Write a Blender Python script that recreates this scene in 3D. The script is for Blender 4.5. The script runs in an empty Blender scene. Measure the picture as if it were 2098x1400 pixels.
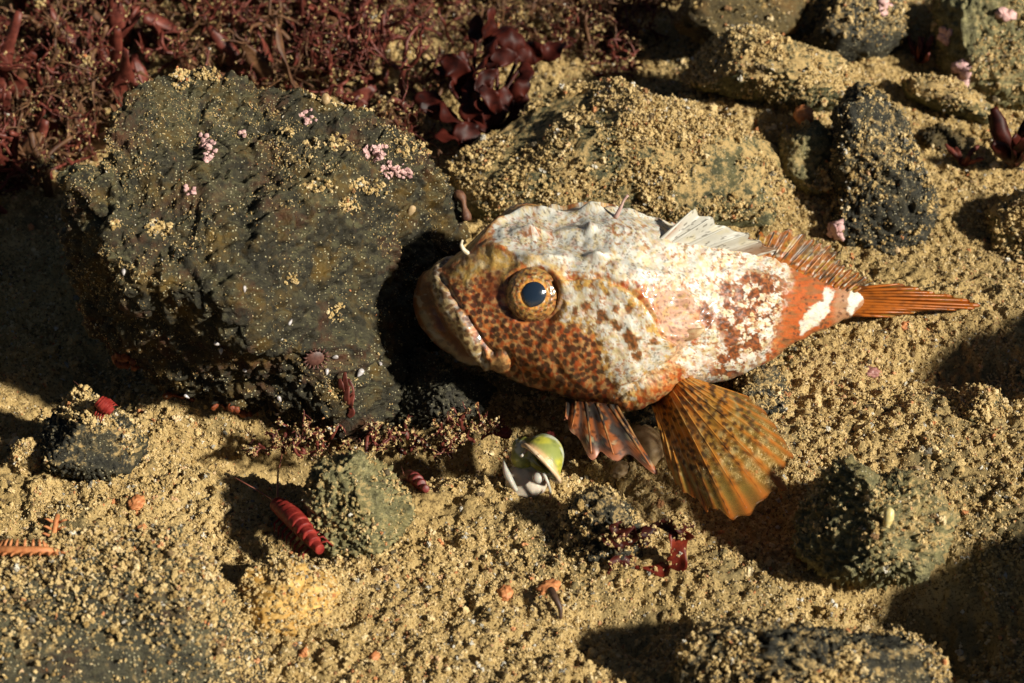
import bpy, bmesh, math, random
import numpy as np
from mathutils import Vector, Matrix

# ------------------------------------------------------------------ camera, world, sun, exposure
SC = bpy.context.scene
COL = SC.collection
rng = np.random.default_rng(7)
random.seed(7)
PITCH = math.radians(38.0)
DIST = 4.0
cp, sp = math.cos(PITCH), math.sin(PITCH)
F = np.array([0, cp, -sp]); U = np.array([0, sp, cp]); R = np.array([1.0, 0, 0])
CAM = -F * DIST

cd = bpy.data.cameras.new('camera'); cam = bpy.data.objects.new('camera', cd); COL.objects.link(cam)
cam.location = CAM; cam.rotation_euler = (math.pi / 2 - PITCH, 0, 0)
cd.sensor_width = 36.0; cd.lens = 36.0 * DIST / 2.098
cd.clip_start = 0.05; cd.clip_end = 200.0
cd.dof.use_dof = True; cd.dof.focus_distance = 3.72; cd.dof.aperture_fstop = 3.0
SC.camera = cam

LT = np.array([-0.74, 0.45, -0.55]); LT = LT / np.linalg.norm(LT)      # direction the light travels
w = bpy.data.worlds.new('World'); SC.world = w; w.use_nodes = True
wn = w.node_tree.nodes; wl = w.node_tree.links
sky = wn.new('ShaderNodeTexSky'); sky.sky_type = 'NISHITA'; sky.sun_disc = False
sky.sun_elevation = math.asin(-LT[2]); sky.sun_rotation = math.atan2(-LT[0], -LT[1])
wl.new(sky.outputs[0], wn['Background'].inputs[0]); wn['Background'].inputs[1].default_value = 0.017
sd = bpy.data.lights.new('sun', 'SUN'); sun = bpy.data.objects.new('sun', sd); COL.objects.link(sun)
sd.energy = 5.0; sd.angle = math.radians(3.5); sd.color = (1.0, 0.935, 0.80)
sun.rotation_euler = Vector(LT).to_track_quat('-Z', 'Y').to_euler()
SC.view_settings.view_transform = 'Standard'; SC.view_settings.look = 'None'
SC.view_settings.exposure = 0.52; SC.view_settings.gamma = 1.0
SC.render.engine = 'CYCLES'
SC.cycles.max_bounces = 6; SC.cycles.transparent_max_bounces = 12

# ------------------------------------------------------------------ helpers: projection
def ray(px, py):
    return F * DIST + R * ((px - 1049) / 1000.0) + U * ((700 - py) / 1000.0)
def P(px, py, z=0.0):
    v = ray(px, py); return CAM + v * ((z - CAM[2]) / v[2])
def Pd(px, py, zd):
    return CAM + ray(px, py) * ((DIST + zd) / DIST)
def proj(p):
    r = np.asarray(p) - CAM; d = r @ F
    return 1049 + 1000 * DIST * (r @ R) / d, 700 - 1000 * DIST * (r @ U) / d, d - DIST
def depth_of(p): return float((np.asarray(p) - CAM) @ F - DIST)

# ------------------------------------------------------------------ helpers: noise
_pt = np.random.default_rng(3).permutation(256); _pt = np.concatenate([_pt, _pt, _pt])
_g3 = np.random.default_rng(4).normal(size=(256, 3)); _g3 /= np.linalg.norm(_g3, axis=1)[:, None]
_rv = np.random.default_rng(5).random((256, 4))
def perlin(p):
    p = np.asarray(p, float)
    i = np.floor(p).astype(np.int64); f = p - i; i &= 255
    u = f * f * f * (f * (f * 6 - 15) + 10)
    out = np.zeros(len(p))
    for dx in (0, 1):
        wx = u[:, 0] if dx else 1 - u[:, 0]
        for dy in (0, 1):
            wy = u[:, 1] if dy else 1 - u[:, 1]
            for dz in (0, 1):
                wz = u[:, 2] if dz else 1 - u[:, 2]
                h = _pt[_pt[_pt[(i[:, 0] + dx) & 255] + ((i[:, 1] + dy) & 255)] + ((i[:, 2] + dz) & 255)]
                g = _g3[h]
                out += wx * wy * wz * (g[:, 0] * (f[:, 0] - dx) + g[:, 1] * (f[:, 1] - dy) + g[:, 2] * (f[:, 2] - dz))
    return out * 1.5
def fbm(p, octs=4, gain=0.5, lac=2.03):
    p = np.asarray(p, float); a = 1.0; s = np.zeros(len(p))
    for k in range(octs):
        s += a * perlin(p + 17.3 * k); a *= gain; p = p * lac
    return s
def ridged(p, octs=3):
    p = np.asarray(p, float); a = 1.0; s = np.zeros(len(p))
    for k in range(octs):
        s += a * (1 - 2.2 * np.abs(perlin(p + 9.1 * k))); a *= .5; p = p * 2.1
    return s
def worley2(x, y, jitter=0.9):
    """F1, F2 and a random value of the nearest cell, on 2-D points"""
    ix = np.floor(x).astype(np.int64); iy = np.floor(y).astype(np.int64)
    d1 = np.full(len(x), 9.0); d2 = np.full(len(x), 9.0); rv = np.zeros(len(x))
    for dx in (-1, 0, 1):
        for dy in (-1, 0, 1):
            cx, cy = ix + dx, iy + dy
            h = _pt[_pt[cx & 255] + (cy & 255)]
            jx = cx + 0.5 + (_rv[h, 0] - .5) * jitter; jy = cy + 0.5 + (_rv[h, 1] - .5) * jitter
            d = np.hypot(x - jx, y - jy)
            c = d < d1
            d2 = np.where(c, d1, np.minimum(d2, d)); rv = np.where(c, _rv[h, 2], rv); d1 = np.where(c, d, d1)
    return d1, d2, rv
def sstep(a, b, x):
    t = np.clip((x - a) / (b - a), 0, 1); return t * t * (3 - 2 * t)
def seg_dist(x, y, pts):
    """distance to a polyline, and the fraction along it"""
    best = np.full(np.shape(x), 1e9); tt = np.zeros(np.shape(x)); n = len(pts) - 1
    for k in range(n):
        ax, ay = pts[k]; bx, by = pts[k + 1]
        dx, dy = bx - ax, by - ay
        t = np.clip(((x - ax) * dx + (y - ay) * dy) / (dx * dx + dy * dy + 1e-9), 0, 1)
        d = np.hypot(x - ax - t * dx, y - ay - t * dy)
        c = d < best; best = np.where(c, d, best); tt = np.where(c, (k + t) / n, tt)
    return best, tt
def poly_sd(x, y, pts):
    """signed distance to a polygon, positive inside"""
    ins = np.zeros(np.shape(x), bool); n = len(pts)
    for k in range(n):
        ax, ay = pts[k]; bx, by = pts[(k + 1) % n]
        c = ((ay > y) != (by > y)) & (x < (bx - ax) * (y - ay) / (by - ay + 1e-12) + ax)
        ins ^= c
    d, _ = seg_dist(x, y, list(pts) + [pts[0]])
    return np.where(ins, d, -d)
def spline(xs, ys, q):
    """Catmull-Rom style cubic through (xs, ys)"""
    xs = np.asarray(xs, float); ys = np.asarray(ys, float)
    m = np.gradient(ys, xs); k = np.clip(np.searchsorted(xs, q) - 1, 0, len(xs) - 2)
    h = xs[k + 1] - xs[k]; t = (q - xs[k]) / h
    return ((2 * t**3 - 3 * t**2 + 1) * ys[k] + (t**3 - 2 * t**2 + t) * h * m[k]
            + (-2 * t**3 + 3 * t**2) * ys[k + 1] + (t**3 - t**2) * h * m[k + 1])

# ------------------------------------------------------------------ helpers: meshes and objects
def mesh_np(name, v, f, smooth=True, col=None):
    v = np.asarray(v, np.float32); f = np.asarray(f, np.int32); k = f.shape[1]
    me = bpy.data.meshes.new(name)
    me.vertices.add(len(v)); me.vertices.foreach_set('co', v.ravel())
    me.loops.add(f.size); me.loops.foreach_set('vertex_index', f.ravel())
    me.polygons.add(len(f)); me.polygons.foreach_set('loop_start', np.arange(0, f.size, k, dtype=np.int32))
    me.polygons.foreach_set('loop_total', np.full(len(f), k, np.int32))
    me.polygons.foreach_set('use_smooth', np.full(len(f), smooth, bool))
    if col is not None:
        c = np.ones((len(v), 4), np.float32); c[:, :col.shape[1]] = col
        a = me.color_attributes.new('col', 'FLOAT_COLOR', 'POINT'); a.data.foreach_set('color', c.ravel())
    me.update(calc_edges=True); me.validate()
    return me
def obj(name, me, mat, parent=None):
    o = bpy.data.objects.new(name, me); COL.objects.link(o)
    if mat: me.materials.append(mat)
    if parent is not None: link(o, parent)
    return o
def link(o, parent):
    o.parent = parent; o.matrix_parent_inverse = Matrix.Translation(-Vector(parent.location))
def tag(o, label=None, cat=None, group=None, kind=None):
    for k, v in (('label', label), ('category', cat), ('group', group), ('kind', kind)):
        if v: o[k] = v
    return o
def thing(name, loc, label, cat, group=None):
    o = bpy.data.objects.new(name, None); COL.objects.link(o); o.location = loc; o.empty_display_size = .02
    return tag(o, label, cat, group)
def grid_faces(nr, nc, wrap=False):
    i = np.arange(nr - 1)[:, None]; j = np.arange(nc if wrap else nc - 1)[None, :]; j2 = (j + 1) % nc
    return np.stack([i * nc + j, i * nc + j2, (i + 1) * nc + j2, (i + 1) * nc + j], -1).reshape(-1, 4)
_ico = {}
def ico(sub):
    if sub not in _ico:
        bm = bmesh.new(); bmesh.ops.create_icosphere(bm, subdivisions=sub, radius=1.0)
        v = np.array([q.co[:] for q in bm.verts]); f = np.array([[q.index for q in t.verts] for t in bm.faces]); bm.free()
        _ico[sub] = (v / np.linalg.norm(v, axis=1)[:, None], f)
    return _ico[sub]
def tri_normals(v, f):
    n = np.cross(v[f[:, 1]] - v[f[:, 0]], v[f[:, 2]] - v[f[:, 0]]); out = np.zeros_like(v)
    for k in range(3): np.add.at(out, f[:, k], n)
    return out / (np.linalg.norm(out, axis=1)[:, None] + 1e-12)
class Joiner:
    def __init__(s): s.v = []; s.f = []; s.c = []; s.n = 0
    def add(s, v, f, c=None):
        s.v.append(v); s.f.append(np.asarray(f) + s.n); s.n += len(v)
        if c is not None: s.c.append(np.broadcast_to(np.asarray(c, float), (len(v), len(np.atleast_2d(c)[0]))))
    def build(s, name, mat, parent=None, smooth=True):
        me = mesh_np(name, np.concatenate(s.v), np.concatenate(s.f), smooth, np.concatenate(s.c) if s.c else None)
        return obj(name, me, mat, parent)
def tube(pts, rad, sides=6):
    """quad tube along pts with closed, pinched ends"""
    pts = np.asarray(pts, float); n = len(pts); rad = np.broadcast_to(np.asarray(rad, float), (n,)).copy()
    t = np.gradient(pts, axis=0); t /= np.linalg.norm(t, axis=1)[:, None] + 1e-12
    a0 = np.cross(t[0], [0.31, 0.2, 0.93]); a0 /= np.linalg.norm(a0) + 1e-9
    A = np.zeros((n, 3)); A[0] = a0
    for k in range(1, n):
        a = A[k - 1] - t[k] * (A[k - 1] @ t[k]); A[k] = a / (np.linalg.norm(a) + 1e-9)
    B = np.cross(t, A)
    pts = np.concatenate([pts[:1], pts, pts[-1:]]); rad = np.concatenate([[rad[0] * .05], rad, [rad[-1] * .05]])
    A = np.concatenate([A[:1], A, A[-1:]]); B = np.concatenate([B[:1], B, B[-1:]])
    an = np.linspace(0, 2 * np.pi, sides, endpoint=False)
    v = pts[:, None, :] + rad[:, None, None] * (np.cos(an)[None, :, None] * A[:, None, :] + np.sin(an)[None, :, None] * B[:, None, :])
    return v.reshape(-1, 3), grid_faces(n + 2, sides, True)
def smooth_path(pts, n):
    pts = np.asarray(pts, float); d = np.concatenate([[0], np.cumsum(np.linalg.norm(np.diff(pts, axis=0), axis=1))])
    q = np.linspace(0, d[-1], n); return np.stack([spline(d, pts[:, k], q) for k in range(3)], 1)
def blade(pts, wid, side, thick=.003, n=22, m=7, cup=.25, ruffle=0.0, seed=0):
    """a leaf-like lobe with thickness: path pts, half-widths wid (interpolated), side vector"""
    c = smooth_path(pts, n); wq = np.interp(np.linspace(0, 1, n), np.linspace(0, 1, len(wid)), wid)
    t = np.gradient(c, axis=0); t /= np.linalg.norm(t, axis=1)[:, None] + 1e-9
    s = np.asarray(side, float)[None] - t * (t @ np.asarray(side, float))[:, None]; s /= np.linalg.norm(s, axis=1)[:, None] + 1e-9
    nn = np.cross(s, t); q = np.linspace(-1, 1, m)
    g = c[:, None] + s[:, None] * (wq[:, None] * q[None])[..., None] + nn[:, None] * (cup * wq[:, None] * (q[None]**2 - .3))[..., None]
    if ruffle:
        ph = np.linspace(0, 1, n) * 14 + seed
        g = g + nn[:, None] * (ruffle * wq[:, None] * np.sin(ph)[:, None] * np.sign(q)[None] * q[None]**2)[..., None]
    th = thick * np.sqrt(np.clip(1 - q**2, 0.05, 1))
    a = (g + nn[:, None] * th[None, :, None]).reshape(-1, 3); b = (g - nn[:, None] * th[None, :, None]).reshape(-1, 3)
    fa = grid_faces(n, m); fb = fa[:, ::-1] + n * m
    rim = np.concatenate([np.arange(m), np.arange(1, n) * m + m - 1, (n - 1) * m + np.arange(m - 2, -1, -1), np.arange(n - 2, 0, -1) * m])
    r2 = np.roll(rim, -1); fr = np.stack([r2, rim, rim + n * m, r2 + n * m], 1)
    return np.concatenate([a, b]), np.concatenate([fa, fb, fr])

# ------------------------------------------------------------------ helpers: materials
def new_mat(name):
    m = bpy.data.materials.new(name); m.use_nodes = True
    nt = m.node_tree; b = nt.nodes['Principled BSDF']; return m, nt, b
def nd(nt, typ, **kw):
    n = nt.nodes.new(typ)
    for k, v in kw.items(): setattr(n, k, v)
    return n
def tex_noise(nt, vec, scale, detail=4, rough=.6):
    n = nd(nt, 'ShaderNodeTexNoise'); n.inputs['Scale'].default_value = scale; n.inputs['Detail'].default_value = detail
    n.inputs['Roughness'].default_value = rough; nt.links.new(vec, n.inputs['Vector']); return n.outputs['Fac']
def ramp(nt, fac, stops):
    r = nd(nt, 'ShaderNodeValToRGB'); e = r.color_ramp.elements
    while len(e) < len(stops): e.new(0.5)
    for q, (p, c) in zip(e, stops): q.position = p; q.color = tuple(c) + (1,) if len(c) == 3 else c
    nt.links.new(fac, r.inputs[0]); return r.outputs[0]
def mixc(nt, fac, a, b):
    m = nd(nt, 'ShaderNodeMix', data_type='RGBA')
    for s, x in ((m.inputs[0], fac), (m.inputs[6], a), (m.inputs[7], b)):
        if hasattr(x, 'is_output'): nt.links.new(x, s)
        else: s.default_value = (tuple(x) + (1,)) if isinstance(x, (tuple, list)) else x
    return m.outputs[2]
def mth(nt, op, a, b=None, clamp=False):
    m = nd(nt, 'ShaderNodeMath', operation=op); m.use_clamp = clamp
    for s, x in ((m.inputs[0], a), (m.inputs[1], b)):
        if x is None: continue
        if hasattr(x, 'is_output'): nt.links.new(x, s)
        else: s.default_value = x
    return m.outputs[0]
def bump(nt, b, h, strength=.5, dist=.005):
    n = nd(nt, 'ShaderNodeBump'); n.inputs['Strength'].default_value = strength; n.inputs['Distance'].default_value = dist
    nt.links.new(h, n.inputs['Height']); nt.links.new(n.outputs[0], b.inputs['Normal'])
def coords(nt): return nd(nt, 'ShaderNodeNewGeometry').outputs['Position']
GREY = lambda t: (t, t, t)

def sand_mat():
    m, nt, b = new_mat('silt'); p = coords(nt)
    c1 = ramp(nt, tex_noise(nt, p, 5, 5), [(.3, (.34, .235, .09)), (.55, (.50, .355, .15)), (.75, (.62, .455, .21))])
    fine = tex_noise(nt, p, 170, 3, .7)
    c2 = mixc(nt, ramp(nt, fine, [(.38, GREY(1)), (.5, GREY(0))]), c1, (.15, .10, .04))
    c3 = mixc(nt, ramp(nt, tex_noise(nt, p, 3.1, 4), [(.50, GREY(0)), (.62, GREY(.85))]), c2, (.12, .10, .05))
    nt.links.new(c3, b.inputs['Base Color']); b.inputs['Roughness'].default_value = .9; b.inputs['Specular IOR Level'].default_value = .2
    bump(nt, b, tex_noise(nt, p, 240, 4, .7), .8, .006); return m
def crumb_mat():
    m, nt, b = new_mat('silt_crumb'); oi = nd(nt, 'ShaderNodeObjectInfo').outputs['Random']; p = coords(nt)
    c = ramp(nt, oi, [(0, (.33, .215, .075)), (.2, (.48, .335, .135)), (.5, (.58, .42, .185)), (.78, (.68, .51, .25)), (.86, (.74, .60, .36)),
                      (.885, (.58, .22, .08)), (.905, (.20, .13, .06)), (.965, (.075, .06, .035)), (1.0, (.76, .72, .62))])
    c = mixc(nt, ramp(nt, tex_noise(nt, p, 300, 2), [(.33, GREY(.4)), (.45, GREY(0))]), c, (.28, .19, .08))
    nt.links.new(c, b.inputs['Base Color']); b.inputs['Roughness'].default_value = .75; b.inputs['Specular IOR Level'].default_value = .3
    bump(nt, b, tex_noise(nt, p, 420, 3, .7), .7, .004); return m
def rock_mat(name, dark, mid, film, silt=.5, film_amt=.4, specks=.3, up=(.1, .75), dust=None, streak=False):
    """rock with a diatom film, pale specks and silt lying on faces that look upward"""
    m, nt, b = new_mat(name); p = coords(nt)
    n1 = tex_noise(nt, p, 14, 6, .65); n2 = tex_noise(nt, p, 60, 5, .7); n3 = tex_noise(nt, p, 6, 4, .6)
    c = mixc(nt, ramp(nt, n2, [(.35, GREY(0)), (.65, GREY(1))]), dark, mid)
    c = mixc(nt, ramp(nt, n1, [(.5, GREY(0)), (.68, GREY(film_amt))]), c, film)
    if dust: c = mixc(nt, ramp(nt, tex_noise(nt, p, 9, 5, .7), [(.52, GREY(0)), (.66, GREY(.7))]), c, (.09, .03, .010))
    geo = nd(nt, 'ShaderNodeNewGeometry'); sx = nd(nt, 'ShaderNodeSeparateXYZ'); nt.links.new(geo.outputs['Normal'], sx.inputs[0])
    upf = nd(nt, 'ShaderNodeMapRange'); upf.inputs[1].default_value = up[0]; upf.inputs[2].default_value = up[1]; nt.links.new(sx.outputs[2], upf.inputs[0])
    if dust:
        mp = nd(nt, 'ShaderNodeMapping'); mp.inputs['Rotation'].default_value = (.3, .5, .45); mp.inputs['Scale'].default_value = (.35, 1.3, 1.0); nt.links.new(p, mp.inputs[0])
        fine = ramp(nt, mth(nt, 'ADD', mth(nt, 'MULTIPLY', tex_noise(nt, mp.outputs[0], 120, 5, .8), .7), mth(nt, 'MULTIPLY', n3, .4)), [(.50, GREY(.05)), (.64, GREY(1))])
        c = mixc(nt, mth(nt, 'MULTIPLY', fine, upf.outputs[0]), c, dust)
    sm = mth(nt, 'ADD', mth(nt, 'MULTIPLY', n2, .75), mth(nt, 'MULTIPLY', n3, .45))
    sm = ramp(nt, mth(nt, 'ADD', sm, silt - .5), [(.60, GREY(0)), (.70, GREY(1))])
    c = mixc(nt, mth(nt, 'MULTIPLY', sm, upf.outputs[0]), c, (.50, .345, .14))
    vo = nd(nt, 'ShaderNodeTexVoronoi'); vo.inputs['Scale'].default_value = 170; nt.links.new(p, vo.inputs['Vector'])
    spk = ramp(nt, vo.outputs['Distance'], [(.22, GREY(1)), (.34, GREY(0))])
    sv = nd(nt, 'ShaderNodeSeparateColor'); nt.links.new(vo.outputs['Color'], sv.inputs[0])
    sel = mth(nt, 'LESS_THAN', sv.outputs[0], specks)
    c = mixc(nt, mth(nt, 'MULTIPLY', mth(nt, 'MULTIPLY', spk, sel), ramp(nt, n1, [(.38, GREY(.25)), (.6, GREY(1))])), c, (.58, .52, .32))
    nt.links.new(c, b.inputs['Base Color'])
    b.inputs['Roughness'].default_value = .62; b.inputs['Specular IOR Level'].default_value = .35
    h = mth(nt, 'ADD', tex_noise(nt, p, 130, 5, .75), mth(nt, 'MULTIPLY', spk, mth(nt, 'MULTIPLY', sel, .8)))
    bump(nt, b, h, .9, .007); return m
def plain_mat(name, c1, c2, rough=.5, scale=60, spec=.4, transl=0.0, sss=0.0, lo=.35, hi=.65, bstr=.3):
    m, nt, b = new_mat(name); p = coords(nt); n = tex_noise(nt, p, scale, 4, .65)
    c = ramp(nt, n, [(lo, c1), (hi, c2)]); nt.links.new(c, b.inputs['Base Color'])
    b.inputs['Roughness'].default_value = rough; b.inputs['Specular IOR Level'].default_value = spec
    if sss: b.inputs['Subsurface Weight'].default_value = sss; b.inputs['Subsurface Scale'].default_value = .02
    bump(nt, b, n, bstr, .003)
    if transl:
        t = nd(nt, 'ShaderNodeBsdfTranslucent'); nt.links.new(c, t.inputs[0]); mx = nd(nt, 'ShaderNodeMixShader'); mx.inputs[0].default_value = transl
        nt.links.new(b.outputs[0], mx.inputs[1]); nt.links.new(t.outputs[0], mx.inputs[2]); nt.links.new(mx.outputs[0], nt.nodes['Material Output'].inputs[0])
    return m
def attr_mat(name, rough=.5, spec=.4, alpha=False, bscale=0, bstr=.3, sss=0.0, coat=0.0):
    m, nt, b = new_mat(name); a = nd(nt, 'ShaderNodeAttribute', attribute_name='col')
    nt.links.new(a.outputs['Color'], b.inputs['Base Color']); b.inputs['Roughness'].default_value = rough
    b.inputs['Specular IOR Level'].default_value = spec; b.inputs['Coat Weight'].default_value = coat; b.inputs['Coat Roughness'].default_value = .12
    if sss: b.inputs['Subsurface Weight'].default_value = sss; b.inputs['Subsurface Scale'].default_value = .012
    if bscale: bump(nt, b, tex_noise(nt, coords(nt), bscale, 4, .65), bstr, .004)
    if alpha:
        tl = nd(nt, 'ShaderNodeBsdfTranslucent'); nt.links.new(a.outputs['Color'], tl.inputs[0])
        m1 = nd(nt, 'ShaderNodeMixShader'); m1.inputs[0].default_value = .35
        nt.links.new(b.outputs[0], m1.inputs[1]); nt.links.new(tl.outputs[0], m1.inputs[2])
        tr = nd(nt, 'ShaderNodeBsdfTransparent'); m2 = nd(nt, 'ShaderNodeMixShader')
        nt.links.new(a.outputs['Alpha'], m2.inputs[0]); nt.links.new(tr.outputs[0], m2.inputs[1]); nt.links.new(m1.outputs[0], m2.inputs[2])
        nt.links.new(m2.outputs[0], nt.nodes['Material Output'].inputs[0])
    return m

M = dict(
    sand=sand_mat(), crumb=crumb_mat(),
    boulder=rock_mat('boulder_rock', (.010, .009, .005), (.040, .034, .018), (.12, .07, .010), silt=.37, film_amt=.9, specks=.34, up=(.30, .98), dust=(.115, .105, .05), streak=True),
    slate=rock_mat('slate_rock', (.014, .013, .009), (.055, .052, .034), (.10, .08, .03), silt=.50, film_amt=.5, specks=.4),
    slate2=rock_mat('bare_slate_rock', (.012, .011, .008), (.055, .05, .034), (.10, .085, .04), silt=.44, film_amt=.5, specks=.5, dust=(.10, .092, .05)),
    green=rock_mat('green_rock', (.06, .055, .022), (.31, .28, .13), (.26, .19, .055), silt=.50, film_amt=.5, specks=.3),
    silted=rock_mat('silted_rock', (.05, .05, .024), (.16, .155, .07), (.19, .15, .05), silt=.56, film_amt=.5, specks=.3, up=(-.1, .35)),
    brown=rock_mat('brown_rock', (.05, .035, .012), (.14, .10, .035), (.17, .085, .02), silt=.40, film_amt=.7, specks=.2),
    pink=plain_mat('coralline_pink', (.46, .25, .24), (.68, .45, .42), .6, 90),
    redcrust=plain_mat('red_crust', (.11, .022, .007), (.27, .065, .016), .6, 60),
    weed=plain_mat('red_weed', (.022, .004, .003), (.10, .017, .010), .5, 22, .25, transl=.35),
    weed2=plain_mat('red_weed_fine', (.06, .011, .008), (.21, .05, .032), .5, 40, transl=.2),
    weedred=plain_mat('bright_red_weed', (.10, .010, .006), (.30, .04, .018), .45, 40, transl=.45),
    rosy=plain_mat('rosy_stone', (.24, .10, .085), (.40, .20, .17), .5, 60),
    anem=plain_mat('anemone_brown', (.055, .02, .014), (.13, .055, .04), .5, 80),
    sponge=plain_mat('yellow_sponge', (.34, .17, .025), (.62, .40, .13), .7, 35),
    krill=plain_mat('red_shell', (.20, .014, .012), (.40, .05, .035), .5, 90, .25, transl=.25),
    krilldark=plain_mat('dark_red_shell', (.09, .012, .010), (.19, .035, .03), .45, 70, .3),
    feeler=plain_mat('feeler', (.16, .05, .035), (.3, .11, .07), .4, 60),
    white=plain_mat('white_shell', (.55, .52, .45), (.8, .78, .72), .3, 80, .5),
    flesh=plain_mat('snail_flesh', (.50, .47, .40), (.66, .62, .55), .4, 40, sss=.3, transl=.3),
    tan=plain_mat('tan_shell', (.30, .19, .08), (.5, .36, .2), .55, 60),
    orange=plain_mat('orange_bit', (.34, .11, .035), (.58, .24, .09), .6, 80),
    rustdark=plain_mat('dark_twig', (.05, .025, .015), (.12, .07, .04), .5, 50),
    rededge=plain_mat('red_eye', (.5, .02, .01), (.7, .05, .03), .2, 80),
)

# ------------------------------------------------------------------ the seabed
GA = lambda x, y, cx, cy, sx, sy: np.exp(-(((x - cx) / sx)**2 + ((y - cy) / sy)**2))
PITS = []   # (centre point, sx, sy, depth)
for (px, py, sx, sy, d) in ((690, 900, .32, .085, .17), (1040, 850, .20, .10, .12), (1560, 1060, .12, .09, .05), (1900, 1290, .16, .12, .10),
                            (1290, 1300, .12, .08, .05), (150, 720, .2, .2, .10), (1480, 200, .2, .06, .06), (380, 1120, .10, .05, .03),
                            (1950, 760, .14, .08, .06), (1240, 1010, .1, .05, .02)):
    q = P(px, py, 0); PITS.append((q[0], q[1], sx, sy, -d))
for (px, py, sx, sy, d) in ((300, 30, .75, .35, .16), (1480, 330, .50, .26, .11), (620, 1230, .10, .09, .03), (1880, 900, .22, .14, .04),
                            (1780, 110, .55, .40, .10), (240, 960, .25, .06, .02), (1130, 1150, .25, .12, .015), (1780, 640, .2, .1, .01)):
    q = P(px, py, 0); PITS.append((q[0], q[1], sx, sy, d))
def ground_base(x, y):
    p = np.stack([x, y, np.zeros_like(x)], -1)
    h = .030 * perlin(p * 2.6 + 5) + .014 * perlin(p * 6.5) + .008 * perlin(p * 13 + 9)
    for (cx, cy, sx, sy, a) in PITS: h = h + a * GA(x, y, cx, cy, sx, sy)
    return h
def axis(lo, hi, step, far):
    core = np.arange(lo, hi, step); g = []; s = step; e = hi
    while e < far: s *= 1.22; e += s; g.append(e)
    g = np.array(g); return np.concatenate([(lo - (g - hi))[::-1], core, g])
gx = axis(-1.36, 1.36, .0045, 40.0); gy = axis(-1.02, 1.75, .0047, 40.0)
GX, GY = np.meshgrid(gx, gy); x = GX.ravel(); y = GY.ravel()
pp = np.stack([x, y, np.zeros_like(x)], -1)
hz = ground_base(x, y)
wx = x + .02 * perlin(pp * 9 + 3); wy = y + .02 * perlin(pp * 9 + 31)
d1, d2, rv = worley2(wx * 17, wy * 17); clump = (1 - np.clip(d1 / .62, 0, 1)**2) * rv
d1b, d2b, rvb = worley2(wx * 48 + 7, wy * 48); clump2 = (1 - np.clip(d1b / .6, 0, 1)**2) * (.3 + rvb)
near = sstep(2.7, 1.6, np.hypot(x, y))
hz = hz + near * (.018 * clump * sstep(-.3, .3, perlin(pp * 4)) + .009 * clump2 + .009 * fbm(pp * 30, 3, .6) + .004 * perlin(pp * 95) + .003 * perlin(pp * 150))
HZ = hz.reshape(GX.shape)
seabed = obj('seabed', mesh_np('seabed', np.stack([x, y, hz], -1), grid_faces(len(gy), len(gx))), M['sand'])
tag(seabed, kind='structure')
def ground_z(x, y):
    x = np.atleast_1d(x); y = np.atleast_1d(y)
    i = np.clip(np.searchsorted(gx, x) - 1, 0, len(gx) - 2); j = np.clip(np.searchsorted(gy, y) - 1, 0, len(gy) - 2)
    u = (x - gx[i]) / (gx[i + 1] - gx[i]); v = (y - gy[j]) / (gy[j + 1] - gy[j])
    return HZ[j, i] * (1 - u) * (1 - v) + HZ[j, i + 1] * u * (1 - v) + HZ[j + 1, i] * (1 - u) * v + HZ[j + 1, i + 1] * u * v
def on_ground(px, py, up=0.0):
    z = 0.0
    for _ in range(6):
        q = P(px, py, z); z = float(ground_z(q[0], q[1])[0]) + up
    return P(px, py, z)

# ------------------------------------------------------------------ crumbs of silt (collected here, built at the end)
CR_P, CR_S, CR_R = [], [], []
def crumbs(pts, lo, hi, power=2.0):
    n = len(pts); CR_P.append(np.asarray(pts)); CR_S.append(lo + (hi - lo) * rng.random(n)**power); CR_R.append(rng.random((n, 3)) * 6.283)
def crumbs_on(rk, n, lo, hi, up=.35, power=2.0, noise_scale=9.0, thr=-.1, sink=.3):
    v, nrm = rk['v'], rk['n']
    ok = np.where((nrm[:, 2] > up) & (fbm(v * noise_scale + 3, 3) > thr))[0]
    if len(ok) == 0: return
    k = rng.choice(ok, n); j = rng.normal(size=(n, 3)) * rk['cell'] * .5
    s0 = lo
    crumbs(v[k] + j - nrm[k] * s0 * sink + 0 * j, lo, hi, power)

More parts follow.
